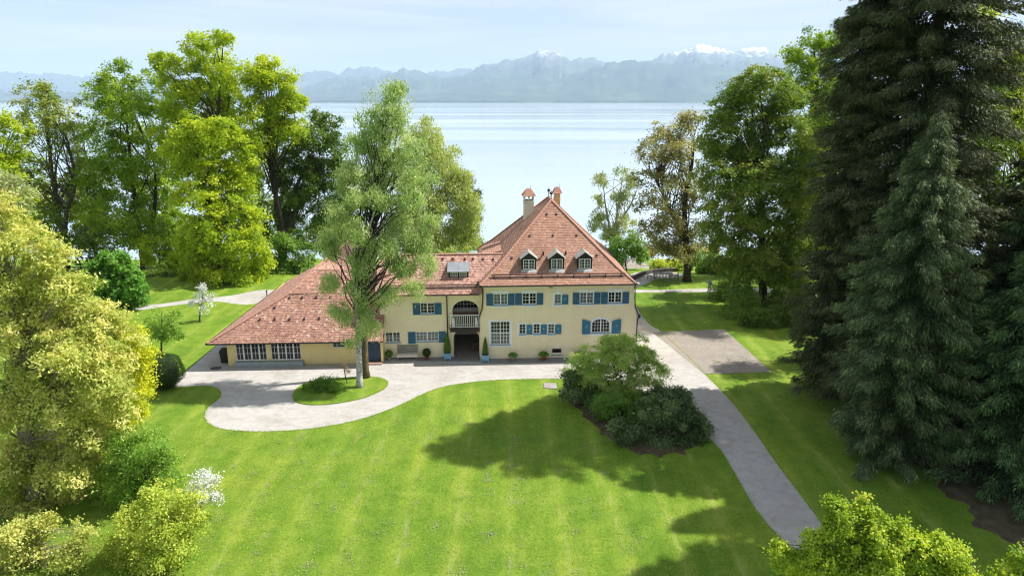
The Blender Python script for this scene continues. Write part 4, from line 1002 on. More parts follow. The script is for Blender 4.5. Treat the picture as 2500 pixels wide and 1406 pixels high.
LM = {
 'beech': leafmat('leaf_beech', [(.075, .155, .012), (.130, .225, .016), (.20, .295, .024), (.265, .345, .036)], .45),
 'beech_bright': leafmat('leaf_beech_bright', [(.135, .225, .012), (.22, .31, .016), (.30, .38, .024), (.37, .43, .035)], .48),
 'beech_olive': leafmat('leaf_beech_olive', [(.085, .135, .020), (.14, .195, .030), (.20, .245, .042), (.26, .285, .065)], .42),
 'beech_dark': leafmat('leaf_beech_dark', [(.040, .085, .012), (.072, .13, .018), (.11, .175, .026), (.17, .225, .045)], .40),
 'beech_mid': leafmat('leaf_beech_mid', [(.042, .10, .012), (.085, .16, .02), (.145, .215, .034), (.235, .275, .06)], .44),
 'copper': leafmat('leaf_copper', [(.075, .085, .028), (.13, .135, .045), (.20, .195, .07), (.26, .24, .10)], .42, tcol=(1.15, 1.05, .65), gain=2.0),
 'birch': leafmat('leaf_birch', [(.135, .215, .06), (.22, .31, .105), (.315, .385, .165), (.43, .47, .25)], .5, tcol=(1.1, 1.08, .8), gain=1.65),
 'lime': leafmat('leaf_lime_shrub', [(.17, .25, .03), (.28, .36, .05), (.38, .44, .08), (.46, .50, .12)], .45),
 'willow': leafmat('leaf_willow', [(.16, .22, .055), (.25, .31, .085), (.34, .385, .15), (.42, .45, .22)], .45, tcol=(1.15, 1.1, .75)),
 'willow_grey': leafmat('leaf_willow_grey', [(.12, .17, .08), (.20, .25, .12), (.30, .34, .18), (.40, .42, .26)], .4),
 'pine': leafmat('leaf_pine', [(.025, .04, .028), (.04, .058, .04), (.07, .085, .06)], .1),
 'walnut': leafmat('leaf_walnut', [(.13, .18, .03), (.24, .275, .06), (.35, .36, .11), (.47, .43, .18)], .45, tcol=(1.15, 1.1, .6), gain=1.85),
 'gold': leafmat('leaf_gold', [(.26, .30, .015), (.37, .41, .022), (.46, .48, .035)], .45),
 'chestnut': leafmat('leaf_chestnut', [(.05, .14, .016), (.09, .215, .026), (.15, .28, .05)], .38),
 'maple': leafmat('leaf_maple', [(.11, .20, .017), (.20, .30, .026), (.31, .40, .045), (.42, .48, .08)], .47),
 'apple': leafmat('leaf_apple', [(.09, .19, .022), (.15, .26, .035), (.22, .32, .06)], .42),
 'blossom': leafmat('petal_white', [(.16, .26, .05), (.62, .66, .56), (.80, .80, .76), (.84, .84, .82)], .3, tcol=(1, 1, .95)),
 'box': leafmat('leaf_box', [(.014, .040, .008), (.026, .062, .011), (.05, .095, .017)], .2),
 'box_bright': leafmat('leaf_box_bright', [(.05, .12, .012), (.10, .20, .02), (.17, .28, .035)], .35),
 'shrub_light': leafmat('leaf_light_shrub', [(.15, .25, .04), (.25, .355, .075), (.35, .44, .13), (.45, .50, .2)], .45, tcol=(1.15, 1.1, .75)),
 'shrub_mid': leafmat('leaf_mid_shrub', [(.07, .15, .02), (.12, .215, .035), (.18, .275, .06)], .42),
 'rhodo': leafmat('leaf_rhododendron', [(.022, .050, .012), (.045, .085, .020), (.08, .125, .036), (.14, .185, .07)], .2, rough=.38, spec=.45),
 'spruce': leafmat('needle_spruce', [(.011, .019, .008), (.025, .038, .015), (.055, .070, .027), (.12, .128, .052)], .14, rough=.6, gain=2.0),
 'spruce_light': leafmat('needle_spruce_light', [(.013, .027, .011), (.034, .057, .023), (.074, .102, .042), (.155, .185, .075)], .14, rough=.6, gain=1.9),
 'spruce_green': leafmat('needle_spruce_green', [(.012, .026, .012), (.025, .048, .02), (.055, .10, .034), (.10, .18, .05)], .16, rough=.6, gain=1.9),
 'dead': leafmat('leaf_dry_twig', [(.22, .16, .12), (.34, .26, .2)], .2),
}
LSC = 1.15
def limbs(mb, rng, trunk, targets, r0, hlo=.5, hhi=.93, droop=0.):
    """curved tapering branches from the trunk polyline to given clump centres"""
    zs = np.array([p[2] for p in trunk]); z0, z1 = zs[0], zs[-1]
    for c in targets:
        h = z0+(c[2]-z0)*rng.uniform(hlo, hhi); h = min(max(h, z0+.12*(z1-z0)), z1-.2)
        s = np.array([np.interp(h, zs, [p[i] for p in trunk]) for i in range(3)]); L = np.linalg.norm(c-s)
        if L < .4: continue
        m = (s+c)/2+np.array([0, 0, L*(.10-droop)])+rng.normal(0, .06*L, 3); q = (m+c)/2+rng.normal(0, .05*L, 3); q1 = (s+m)/2+rng.normal(0, .03*L, 3)
        r = min(r0*.28, .010*L+.008)
        mb.tube([s, q1, m, q, c], [r, r*.8, r*.58, r*.36, .006], 5, cap=False)
def tree(name, label, cat, base, Y, lobes, leaf, n_clump=260, per=110, cr=.75, flat=.55, size=.17, asp=.55, bark='dark', trunk_r=.28, nlimb=60, hang=0., up=.5,
         trunk_px=None, shell=.55, group=None, seed=None, top=None, trunks=None, tri=False, depth=1.0, tint=(0, 1), gaps=.2, root=None):
    """base: photo pixel column or world (x,y); lobes: (px,py,rx,rz) in photo pixels at depth Y"""
    tri = tri or Y > 30.5
    rng = np.random.default_rng(seed if seed is not None else int(abs(hash((len(lobes), lobes[0][0], lobes[0][1], int(Y*10)))) % 99991))
    zg = terrain(Y); bx = onY(base, 700, Y)[0] if not isinstance(base, tuple) else base[0]; by = Y if not isinstance(base, tuple) else base[1]
    if isinstance(base, (int, float)):        # the column of that pixel on the ground
        t = (zg-CAMZ); d = ray(base, 700); 
        for _ in range(1): pass
        D = Y*math.cos(PITCH)+(CAMZ-zg)*math.sin(PITCH); bx = (base-CX)/FPX*D
    LB = []
    wid = max(l[2] for l in lobes)*mpp(lobes[0][0], lobes[0][1], Y)
    for l in lobes:
        dy = rng.uniform(-.55, .55)*wid*depth if len(l) < 5 else l[4]
        c = onY(l[0], l[1], Y+dy); m = mpp(l[0], l[1], Y+dy); rx, rz = l[2]*m*1.12, l[3]*m*1.12
        LB.append((c, np.array([rx, max(rx*.9, rz*.6), rz])))
    area = np.array([r[0]*r[2]+r[0]*r[1] for _, r in LB]); pr = area/area.sum()
    idx = rng.choice(len(LB), n_clump, p=pr)
    d = unit(rng.normal(size=(n_clump, 3))); rad = np.where(rng.random(n_clump) < .78, rng.uniform(shell, 1.0, n_clump), rng.uniform(.1, shell, n_clump))
    Cn = np.array([LB[i][0] for i in idx]); Rn = np.array([LB[i][1] for i in idx])
    cc = Cn+d*Rn*rad[:, None]*.93
    cc[:, 2] = np.maximum(cc[:, 2], zg+.15)
    ph = rng.uniform(0, 6, 6); q = cc*(.55/max(cr, .3))     # leave gaps: thin the clumps where a slow wave is low
    wv = np.sin(q[:, 0]*1.7+ph[0])*np.sin(q[:, 1]*1.3+ph[1])*np.sin(q[:, 2]*1.6+ph[2])+.6*np.sin(q[:, 0]*3.1+q[:, 2]*2.3+ph[3])*np.sin(q[:, 1]*2.7+ph[4])
    keep = (wv > np.quantile(wv, gaps)) | (rng.random(n_clump) < .15)
    cc, d = cc[keep], d[keep]; n_clump = len(cc)
    cen = np.average([l[0] for l in LB], axis=0, weights=pr)
    out_c = unit(.7*d+.3*unit(cc-cen))
    # leaves
    k = rng.poisson(per, n_clump)+4; ci = np.repeat(np.arange(n_clump), k); n = len(ci)
    cs = cr*rng.uniform(.55, 1.25, n_clump)
    # each clump is a tilted spray: flat across its own axis
    ax = unit(out_c*.55+np.array([0, 0, 1.])*up+rng.normal(0, .25, (n_clump, 3)))
    g = rng.normal(size=(n, 3))*.55; A = ax[ci]; g = g-A*np.sum(g*A, 1, keepdims=True)*(1-flat)
    P = cc[ci]+g*cs[ci][:, None]
    if hang: P[:, 2] -= np.abs(rng.normal(0, hang, n))
    P[:, 2] = np.maximum(P[:, 2], zg+.05)
    N = unit(A*.9+rng.normal(0, .55, (n, 3)))
    if hang: T = unit(rng.normal(0, .35, (n, 3))+np.array([0, 0, -1.]))
    else: T = unit(np.cross(N, rng.normal(size=(n, 3)))+out_c[ci]*.25-np.array([0, 0, .15]))
    N = unit(N-T*np.sum(N*T, 1, keepdims=True))
    S = size*LSC*(1.3 if Y > 72 else 1.)*rng.uniform(.7, 1.35, n)
    ti = np.clip(rng.normal(.5, .3, n_clump)[ci]*.75+rng.random(n)*.42-.08, 0, 1)*(tint[1]-tint[0])+tint[0]
    rt = root or empty(name, (bx, by, zg), label=label, cat=cat, group=group)
    org = np.array([bx, by, zg])
    me = leaf_mesh('crown', P-org, N, T, S, S*min(asp*1.35, .9), ti, LM[leaf], tri)
    cro = link('crown', me, rt)
    # trunk and limbs
    mb = MB(); lm = MB()
    if trunks is None: trunks = [trunk_px]
    for tp in trunks:
        if tp: pts = [np.array([bx, by, zg])]+[onY(a, b, Y) for a, b in tp]
        else:
            tl = max(LB, key=lambda l: l[0][2])[0]; b0 = np.array([bx, by, zg])
            pts = [b0, b0+(tl-b0)*np.array([.12, .12, .35])+rng.normal(0, .12, 3), b0+(tl-b0)*np.array([.45, .45, .65])+rng.normal(0, .25, 3), tl]
        pts = sorted(catmull(pts, 4, False), key=lambda p: p[2])
        m = len(pts); rr = [trunk_r*(1.35 if i == 0 else 1)*(1-i/(m-1))**.8+.02 for i in range(m)]
        mb.tube([p-org for p in pts], rr, 9, cap=True)
        pick = rng.choice(n_clump, min(nlimb//len(trunks), n_clump), replace=False)
        limbs(lm, rng, [p-org for p in pts], cc[pick]-org, trunk_r)
    mb.build('trunk', BARK[bark], rt, smooth=True); lm.build('branches', BARK['dark' if bark in ('birch', 'moss') else bark], rt, smooth=True)
    return rt
def spruce(name, label, x, y, H, R, leaf, seed, zlow=.05, dens=1.0, bare=0., group=None, droop=.28, tw=.42, pk=1.18, hangv=1.3, gap=1.3):
    rng = np.random.default_rng(seed); rt = empty(name, (x, y, terrain(y)), label=label, cat='spruce', group=group)
    P = []; T = []; N = []; S = []; TI = []; mb = MB()
    mb.tube([(0, 0, 0), (.05, 0, H*.3), (-.05, .05, H*.65), (0, 0, H)], [.011*H+.14, .009*H+.08, .006*H+.03, .02], 9)
    h = zlow*H
    while h < H*.985:
        f = 1-h/H; r = R*min(1, (f*pk)**.72); nb = int(rng.integers(6, 10)); a0 = rng.uniform(0, 2*PI)
        for b in range(nb):
            if h < bare*H and rng.random() < .6: continue
            a = a0+2*PI*b/nb+rng.normal(0, .16); L = r*rng.uniform(.62, 1.12); dv = np.array([math.cos(a), math.sin(a), 0]); s = np.array([-math.sin(a), math.cos(a), 0])
            back = (dv[0]*x+dv[1]*y) > .25*math.hypot(x, y); q = .4 if back else 1.; dr = droop*(.4+1.0*(1-f))*rng.uniform(.7, 1.3); n = max(5, int(L*15*dens*q*gap)); t = np.sort(rng.random(n))**.75
            ctr = dv[None]*(L*t)[:, None]; z = h+L*(.12*f*t-dr*t*t*1.5+dr*.7*t**4)+rng.normal(0, .25)
            if L > 1.0: mb.tube([(0, 0, h), tuple(dv*L*.4+np.array([0, 0, h+L*(.05*f-dr*.2)])), tuple(dv*L*.85+np.array([0, 0, h+L*(.1*f-dr*.8)]))], [.035, .022, .008], 4, cap=False)
            for rep in range(4):
                side = rng.choice([-1., 1.], n)*rng.uniform(.0, 1., n); wdt = .26*L*(1-t*.75)+.12
                p = ctr+s[None]*(side*wdt)[:, None]*.8; p[:, 2] = z-np.abs(side)*.16-rng.random(n)**2*.38
                dirn = unit(dv[None]*(.55+.4*t)[:, None]+s[None]*side[:, None]*.8+np.array([0, 0, -1.])*(rng.uniform(.1, hangv, n))[:, None]+rng.normal(0, .25, (n, 3)))
                p = p+rng.normal(0, .07, (n, 3)); P.append(p); T.append(dirn); N.append(unit(rng.normal(0, .5, (n, 3))+np.array([0, 0, .8]))); S.append(tw*(1.7 if back else 1.)*rng.uniform(.5, 1.25, n)*(.55+.45*min(1, r/2)))
                TI.append(np.clip(.05+.50*t+rng.normal(0, .2, n)+(.12 if rep == 0 else 0), 0, 1))  # tint rises outward: paler tips, with sunlit bough ends put into the colour
        h += rng.uniform(.26, .5)*gap*(1 if f > .25 else .75)
    P = np.concatenate(P); T = np.concatenate(T); N = np.concatenate(N); S = np.concatenate(S); TI = np.concatenate(TI)
    N = unit(N-T*np.sum(N*T, 1, keepdims=True))
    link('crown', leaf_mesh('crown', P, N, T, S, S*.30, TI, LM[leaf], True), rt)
    mb.build('trunk', BARK['dark'], rt, smooth=True)
    return rt

# ---- row of tall beeches behind, on the left
GB = 'tall trees behind the lawn on the left'
tree('beech_tree', 'light green tree cut by the left edge of the picture', 'tree', -30, 80, [(15,390,60,80),(-40,460,90,100),(30,310,40,45),(20,500,60,60)], 'beech_bright', 230, 90, group=GB)
tree('beech_tree', 'sparse olive tree with dark forked trunk, leftmost of the tall back row', 'tree', 165, 87, [(105,235,60,35),(60,285,50,45),(150,280,55,45),(110,330,80,50),(180,420,60,55),(60,420,55,50),(120,480,80,45)], 'beech_olive', 250, 70, cr=.8, size=.17,
     trunks=[[(150,560),(130,440),(115,330),(100,240)], [(160,540),(185,440),(160,330)]], trunk_r=.33, nlimb=90, bark='grey', group=GB)
tree('beech_tree', 'broad green beech with dark bare trunk, second of the back row', 'tree', 352, 88, [(300,175,50,30),(255,205,45,35),(345,200,45,40),(290,250,80,45),(350,280,60,50),(280,330,80,50),(330,390,90,60),(260,430,80,60),(380,470,60,60),(280,520,90,60),(350,560,70,45),(230,560,60,55)], 'beech', 500, 95, cr=.85, size=.18,
     trunks=[[(345,600),(325,450),(312,330),(300,210)], [(362,600),(380,480),(372,360)]], trunk_r=.42, nlimb=46, gaps=.1, group=GB)
tree('beech_tree', 'tallest beech of the back row, topping all others on the left', 'tree', 530, 86, [(480,110,42,26),(545,105,40,26),(500,150,65,40),(400,150,35,28),(560,180,55,45),(430,200,45,40),(510,215,75,45),(440,260,60,50),(560,270,60,55),(500,320,80,60),(420,350,60,60),(600,330,45,60),(610,420,40,60)], 'beech_bright', 520, 95, cr=.8, size=.18, trunk_r=.45, nlimb=46, gaps=.1, group=GB)
tree('beech_tree', 'bright yellow-green beech foliaged to the ground beside the garden path', 'tree', 545, 76, [(470,310,50,40),(530,320,60,40),(450,370,55,50),(570,370,50,50),(510,410,70,55),(580,440,45,50),(480,480,60,50),(555,500,75,55),(610,540,45,50),(500,560,60,50),(590,600,65,55),(630,640,38,45),(520,630,65,50),(470,600,45,50),(570,670,75,30),(490,670,45,30)], 'beech_bright', 680, 100, cr=.8, flat=.4, size=.17, trunk_r=.45, nlimb=46, gaps=.1, group=GB)
tree('beech_tree', 'slender beech with long bare trunk right of the tallest beech', 'tree', 692, 87, [(650,150,35,24),(640,190,50,35),(690,205,45,40),(700,260,55,40),(735,255,28,18),(640,270,50,45),(690,320,55,40),(640,350,45,45),(725,320,35,30)], 'beech_bright', 320, 90, cr=.75, size=.17,
     trunks=[[(690,560),(662,420),(655,300),(648,190)]], trunk_r=.4, nlimb=46, gaps=.1, group=GB)
tree('beech_tree', 'dark green spreading tree with forked grey trunk left of the birches', 'tree', 690, 90, [(790,295,40,28),(740,340,55,40),(800,350,50,40),(720,410,60,45),(790,420,60,45),(740,470,70,40),(820,470,45,45),(680,440,35,40),(790,530,50,35),(700,520,45,40),(830,400,30,40)], 'beech_dark', 400, 95, cr=.85, size=.18,
     trunks=[[(688,600),(705,500),(740,420),(760,350)], [(690,600),(672,500),(690,420)], [(694,590),(740,490),(800,450)]], trunk_r=.5, nlimb=60, gaps=.1, bark='grey', group=GB)
for lb, bp, lo, lf in (
    ('dim tree filling the gap behind the olive tree', 60, [(40,420,60,60),(100,500,70,60),(30,520,60,60)], 'beech'),
    ('dim tree filling the gap left of the second beech', 240, [(205,340,45,60),(225,430,60,70),(200,510,70,60),(290,560,70,50)], 'beech_dark'),
    ('dim tree between the second beech and the bright beech', 420, [(400,300,40,60),(425,390,50,60),(395,480,60,60),(420,560,60,50)], 'beech'),
    ('dim tree behind the slender bare-trunked beech', 620, [(610,420,45,60),(640,500,45,60),(600,560,50,50),(660,585,45,35)], 'beech_dark'),
    ('dim tree behind the left side of the birches', 860, [(850,520,45,60),(820,565,55,40),(880,585,50,30)], 'beech_dark')):
    tree('beech_tree', lb, 'tree', bp, 97, lo, lf, 170, 70, cr=1.0, size=.22, trunk_r=.3, nlimb=24, group=GB)
GU = 'undergrowth below the tall trees on the left'
for k, (lb, bp, Yy, lo, lf) in enumerate([
    ('light green bush between the bright beech and the outbuilding roof', 700, 81, [(660,640,40,35),(705,650,40,30),(745,625,30,30),(690,600,35,30)], 'shrub_mid'),
    ('pale bush under the trunk of the second beech', 400, 84, [(400,640,45,35),(440,620,40,40),(370,610,40,35)], 'beech_bright'),
    ('dark bush under the olive tree', 200, 84, [(210,600,60,45),(150,570,60,50),(260,640,50,40)], 'beech_dark'),
    ('shaded bush between the second beech and the bright beech', 450, 92, [(420,560,50,50),(470,590,45,45)], 'beech'),
    ('shaded shrub below the spreading dark tree', 760, 86, [(730,590,40,35),(790,580,50,35),(840,590,40,35)], 'beech_dark'),
    ('shaded shrub filling the left end of the undergrowth', 60, 88, [(60,540,60,50),(0,560,60,60),(110,590,50,45)], 'beech')]):
    tree('bush', lb, 'bush', bp, Yy, lo, lf, 110, 80, cr=.75, size=.17, trunk_r=.1, nlimb=16, group=GU)
tree('low_hedge', 'low dark hedge along the far edge of the garden lawn', 'hedge', 460, 78.5, [(380,690,30,11),(430,688,30,12),(480,688,30,12),(530,690,30,11),(570,694,25,9)], 'beech_dark', 120, 90, cr=.4, size=.13, trunk_r=.05, nlimb=10)

# ---- birches on the island
GBi = 'pair of birches on the grass island'
b1 = gnd(878, 946); b2 = gnd(893, 922)
tree('birch_tree', 'nearer birch with white and black bark on the grass island', 'tree', (b1[0], b1[1]), b1[1],
     [(800,600,28,38),(802,680,26,38),(818,525,30,32),(828,760,26,36),(870,565,38,36),(885,640,36,36),(868,715,32,36),(900,800,24,28),(862,825,16,26),(965,545,42,34),(1015,590,36,34),(1038,645,22,26),(975,640,42,30),(1000,710,36,28),(945,722,36,28),(925,485,42,30),(995,485,38,32),(1045,545,26,32),(860,475,36,30),(935,600,34,26),(895,760,26,24)],
     'birch', 900, 80, cr=.48, flat=.7, size=.105, asp=.5, bark='birch', gaps=.36, trunk_r=.22, hang=.14, trunks=[[(876,860),(872,740),(868,640),(900,560),(925,480)]], nlimb=90, seed=5, group=GBi)
tree('birch_tree', 'taller birch behind with mossy brown trunk on the grass island', 'tree', (b2[0], b2[1]), b2[1],
     [(925,235,30,22),(965,225,30,25),(950,275,60,30),(900,300,40,40),(985,300,35,35),(940,340,60,40),(880,360,40,45),(1005,370,40,45),(950,400,60,40),(870,430,45,40),(1010,440,45,40),(930,450,55,40),(838,425,30,30),(1042,430,32,34)],
     'birch', 520, 80, cr=.48, flat=.75, size=.11, asp=.5, bark='moss', gaps=.36, trunk_r=.26, hang=.16, trunks=[[(890,800),(905,600),(935,450),(940,330),(955,250)]], nlimb=100, seed=6, group=GBi)
# ---- trees by the lake behind the house
tree('willow_tree', 'pale yellow-green willow rising behind the middle wing roof', 'tree', 1065, 78, [(1040,330,40,45),(1010,400,50,50),(1075,385,45,45),(1110,440,42,45),(1140,500,34,40),(1060,490,60,50),(1125,540,42,40),(1070,570,60,40),(1010,560,50,45),(1140,590,38,24),(1090,615,60,20),(1030,610,50,25),(1150,540,22,30),(1000,500,40,50)], 'willow', 880, 90, cr=.75, size=.15, asp=.4, hang=.3, bark='olive', trunk_r=.35, nlimb=80)
tree('pine_tree', 'dark pine peeking out right of the pale willow', 'tree', 1140, 90, [(1140,445,18,14),(1158,475,16,14),(1150,510,24,16),(1165,528,18,10),(1145,560,26,18),(1150,595,26,16)], 'pine', 130, 120, cr=.5, size=.2, asp=.22, trunk_r=.25, nlimb=40)
tree('willow_tree', 'thin pale willow standing by the lake right of the villa roof', 'tree', 1492, 104, [(1470,435,20,16),(1525,425,24,22),(1540,450,18,25),(1462,490,18,18),(1515,480,26,26),(1465,535,24,26),(1520,540,28,28),(1490,570,30,16),(1450,550,14,16)], 'willow_grey', 190, 60, cr=.7, size=.17, asp=.4, hang=.2, bark='olive', trunk_r=.22, trunks=[[(1500,570),(1510,500),(1520,430)], [(1488,560),(1478,500),(1472,440)], [(1505,560),(1540,500),(1560,450)]], nlimb=70)
tree('shore_bush', 'light green bush right of the villa eave in front of the lake', 'bush', 1530, 88, [(1510,600,30,24),(1545,590,28,28),(1560,620,30,22),(1500,625,26,18)], 'shrub_mid', 120, 80, cr=.6, size=.15, trunk_r=.08, nlimb=20)

# ---- right side broadleaves
GR = 'tall broadleaf trees on the right'
tree('beech_tree', 'sparse copper-olive beech with dark trunk beside the garden table', 'tree', 1677, 76, [(1690,295,40,22),(1635,325,50,30),(1590,365,42,32),(1660,370,55,35),(1580,425,42,34),(1650,440,60,38),(1590,490,50,34),(1690,480,45,45),(1640,540,55,32),(1580,560,35,25),(1690,570,50,35),(1620,600,50,25),(1670,620,50,25)], 'copper', 420, 62, cr=.75, size=.14, flat=.4,
     trunks=[[(1677,620),(1672,500),(1690,400),(1695,320)], [(1677,610),(1640,520),(1600,440)]], trunk_r=.42, nlimb=140, group=GR)
tree('beech_tree', 'large dense beech with thick trunk standing in the right-hand shrubbery', 'tree', 1863, 66, [(1860,195,60,30),(1800,240,60,40),(1900,240,60,45),(1760,290,50,40),(1840,300,70,50),(1930,310,50,60),(1730,350,40,40),(1800,370,75,50),(1890,390,70,55),(1960,380,40,60),(1740,430,50,45),(1830,450,80,50),(1920,470,60,60),(1770,510,65,45),(1860,540,75,50),(1940,560,50,55),(1790,590,60,40),(1880,620,70,45),(1830,660,60,30),(1930,640,45,45),(1740,560,35,35),(1980,480,35,60),(1975,600,35,50),(1800,655,50,28),(1890,675,50,22),(1755,640,38,28),(1945,680,40,28)], 'beech_mid', 1200, 95, cr=.8, flat=.35, size=.185, gaps=.06, up=.8, trunk_r=.5, trunks=[[(1863,720),(1860,600),(1855,450),(1865,300)]], nlimb=120, group=GR, tint=(.15, 1.0))
tree('beech_tree', 'green tree topping out behind the dense beech at the mountain edge', 'tree', 1985, 80, [(1935,135,28,20),(1985,95,28,26),(1960,170,45,35),(2010,140,45,45),(2035,110,35,40),(1990,230,50,45),(2050,180,45,60),(1940,230,40,40),(1985,320,55,50),(1960,420,60,60),(1995,520,50,60),(1930,600,60,50)], 'beech', 420, 80, cr=.75, size=.17, trunk_r=.4, nlimb=70, group=GR)
tree('beech_tree', 'sunlit green tree behind the spruces at the right picture edge', 'tree', 2480, 62, [(2440,110,35,35),(2490,130,45,50),(2450,180,45,40),(2510,220,50,60),(2450,260,40,45),(2420,330,40,50),(2490,330,50,60),(2400,30,30,22)], 'beech_bright', 330, 85, cr=.75, size=.16, trunk_r=.4, nlimb=70, group=GR)
tree('beech_tree', 'shaded green tree between the dense beech and the big spruce', 'tree', 2060, 62, [(2000,420,50,60),(2040,500,50,60),(2000,560,50,50),(2060,380,50,60),(2030,620,55,45),(2040,280,50,60),(2080,220,50,60),(2100,320,60,70),(2090,460,60,70),(2090,580,60,60)], 'beech_dark', 420, 90, cr=.8, size=.16, trunk_r=.35, nlimb=50, group=GR)
tree('beech_tree', 'shaded broadleaf tree hidden among the spruces at the right', 'tree', 2400, 53, [(2390,230,60,55),(2330,310,55,60),(2420,350,60,60),(2360,440,65,60),(2450,470,50,60),(2390,540,60,50)], 'beech_dark', 260, 80, cr=.9, size=.2, trunk_r=.4, nlimb=40, group=GR)
tree('beech_tree', 'dim broadleaf tree glimpsed between spruce and dense beech', 'tree', 2010, 72, [(1990,330,45,55),(2020,420,50,60),(1990,520,50,60),(2030,610,50,45),(2040,260,45,50)], 'beech', 300, 85, cr=.85, size=.2, trunk_r=.35, nlimb=40, group=GR)
GS = 'shrubs of the shaded shrubbery on the right'
for k, (lb, bp, Yy, lo, lf) in enumerate([
    ('leafy shrub at the far left end of the shrubbery by the rear path', 1770, 68, [(1760,720,30,25),(1800,730,35,25),(1780,700,25,22)], 'shrub_mid'),
    ('dark glossy shrub at the foot of the dense beech', 1870, 60, [(1860,785,35,26),(1900,775,35,30),(1830,770,28,22)], 'beech_dark'),
    ('green shrub between the dense beech and the spruces', 1940, 61, [(1930,770,35,30),(1960,740,35,35),(1920,800,30,20)], 'beech_dark'),
    ('green bush under the copper beech behind the garden table', 1730, 82, [(1720,640,35,28),(1760,650,35,25),(1800,640,40,28),(1700,655,25,18)], 'shrub_mid'),
    ('dark evergreen bush behind the garden lawn on the right', 1810, 79, [(1770,672,30,16),(1810,668,35,18),(1850,675,35,18)], 'rhodo'),
    ('broad dark shrub right of the dense beech trunk', 1930, 64, [(1910,730,35,28),(1950,720,35,35),(1975,770,30,35)], 'beech_dark'),
    ('shaded leafy shrub left of the dense beech trunk', 1820, 63, [(1810,720,32,25),(1840,740,30,25),(1790,765,26,18)], 'shrub_mid'),
    ('dark hedge-like shrub behind the trunk of the dense beech', 1930, 78, [(1880,672,30,16),(1920,668,32,18),(1960,672,32,18),(2000,668,35,20)], 'rhodo'),
    ('low leafy bush on the right edge of the small lawn', 1830, 64, [(1800,755,28,18),(1840,750,30,22)], 'shrub_mid'),
    ('sunlit bush behind the spruce trunks', 2290, 60, [(2260,800,70,50),(2330,830,70,45),(2300,740,60,50)], 'beech_bright'),
    ('sunlit bush behind the rightmost spruces', 2440, 58, [(2420,840,60,50),(2480,800,60,60),(2400,760,50,50)], 'beech_bright'),
    ('bright yellow-green shrub behind the garden table', 1640, 86, [(1625,655,22,12),(1650,650,22,12),(1610,648,16,10)], 'lime')]):
    tree('shrub', lb, 'shrub', bp, Yy, lo, lf, 120, 85, cr=.6, size=.15, trunk_r=.08, nlimb=18, group=GS)
tree('shrub', 'reddish-brown reedy shrubs on the lake bank right of the villa', 'shrub', 1620, 100, [(1560,618,26,12),(1600,610,30,14),(1650,612,32,14),(1700,610,30,14),(1740,612,30,12)], 'copper', 120, 60, cr=.6, size=.18, trunk_r=.06, nlimb=14, group=GS)

# ---- spruces
GP = 'dark spruces on the right'
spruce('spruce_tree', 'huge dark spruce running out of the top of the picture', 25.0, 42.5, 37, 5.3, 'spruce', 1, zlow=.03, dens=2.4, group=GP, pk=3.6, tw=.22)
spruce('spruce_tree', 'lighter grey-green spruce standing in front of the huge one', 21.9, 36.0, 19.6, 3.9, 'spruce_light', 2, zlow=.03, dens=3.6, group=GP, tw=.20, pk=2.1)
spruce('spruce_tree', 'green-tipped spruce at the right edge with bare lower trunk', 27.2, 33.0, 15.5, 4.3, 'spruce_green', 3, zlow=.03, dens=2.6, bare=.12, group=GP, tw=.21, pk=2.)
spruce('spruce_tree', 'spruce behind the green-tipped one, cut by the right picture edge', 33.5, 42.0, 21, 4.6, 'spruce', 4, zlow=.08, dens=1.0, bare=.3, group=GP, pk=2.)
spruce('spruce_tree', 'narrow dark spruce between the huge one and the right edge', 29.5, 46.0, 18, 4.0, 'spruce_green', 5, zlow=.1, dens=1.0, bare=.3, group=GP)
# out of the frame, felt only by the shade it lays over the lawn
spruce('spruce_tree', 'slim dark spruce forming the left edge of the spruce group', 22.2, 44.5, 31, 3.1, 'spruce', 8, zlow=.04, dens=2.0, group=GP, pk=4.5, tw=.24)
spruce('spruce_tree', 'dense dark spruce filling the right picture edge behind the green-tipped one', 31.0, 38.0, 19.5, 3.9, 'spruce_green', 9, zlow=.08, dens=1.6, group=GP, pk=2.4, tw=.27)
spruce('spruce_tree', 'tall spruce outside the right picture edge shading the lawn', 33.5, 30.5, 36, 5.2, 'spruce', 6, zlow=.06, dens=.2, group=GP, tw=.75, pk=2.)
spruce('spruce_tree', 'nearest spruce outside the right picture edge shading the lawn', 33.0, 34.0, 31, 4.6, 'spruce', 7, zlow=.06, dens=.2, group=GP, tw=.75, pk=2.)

# ---- left foreground
tree('walnut_tree', 'big olive-yellow tree with grey twigs filling the lower left edge', 'tree', 90, 31,
     [(0,510,50,40),(60,560,55,45),(0,610,70,60),(120,625,50,40),(70,680,80,55),(180,700,50,40),(130,750,80,55),(30,790,90,70),(240,770,65,50),(280,840,60,50),(170,850,90,65),(70,900,110,70),(260,920,75,55),(150,970,100,65),(30,1010,90,70),(290,990,50,45),(220,1050,80,55),(110,1090,100,65),(20,1150,90,70),(180,1140,80,55),(90,1220,90,60),(190,1210,60,45),(240,1130,50,45)],
     'walnut', 1750, 72, cr=.46, flat=.45, gaps=.24, size=.135, asp=.42, bark='olive', trunk_r=.4, nlimb=330, shell=.5, seed=12)
tree('beech_tree', 'grey-green bare-looking tree top behind the big olive tree', 'tree', -20, 40, [(20,450,50,30),(-30,480,70,50),(50,490,40,30)], 'willow_grey', 90, 60, cr=.7, size=.13, bark='olive', trunk_r=.25, nlimb=60)
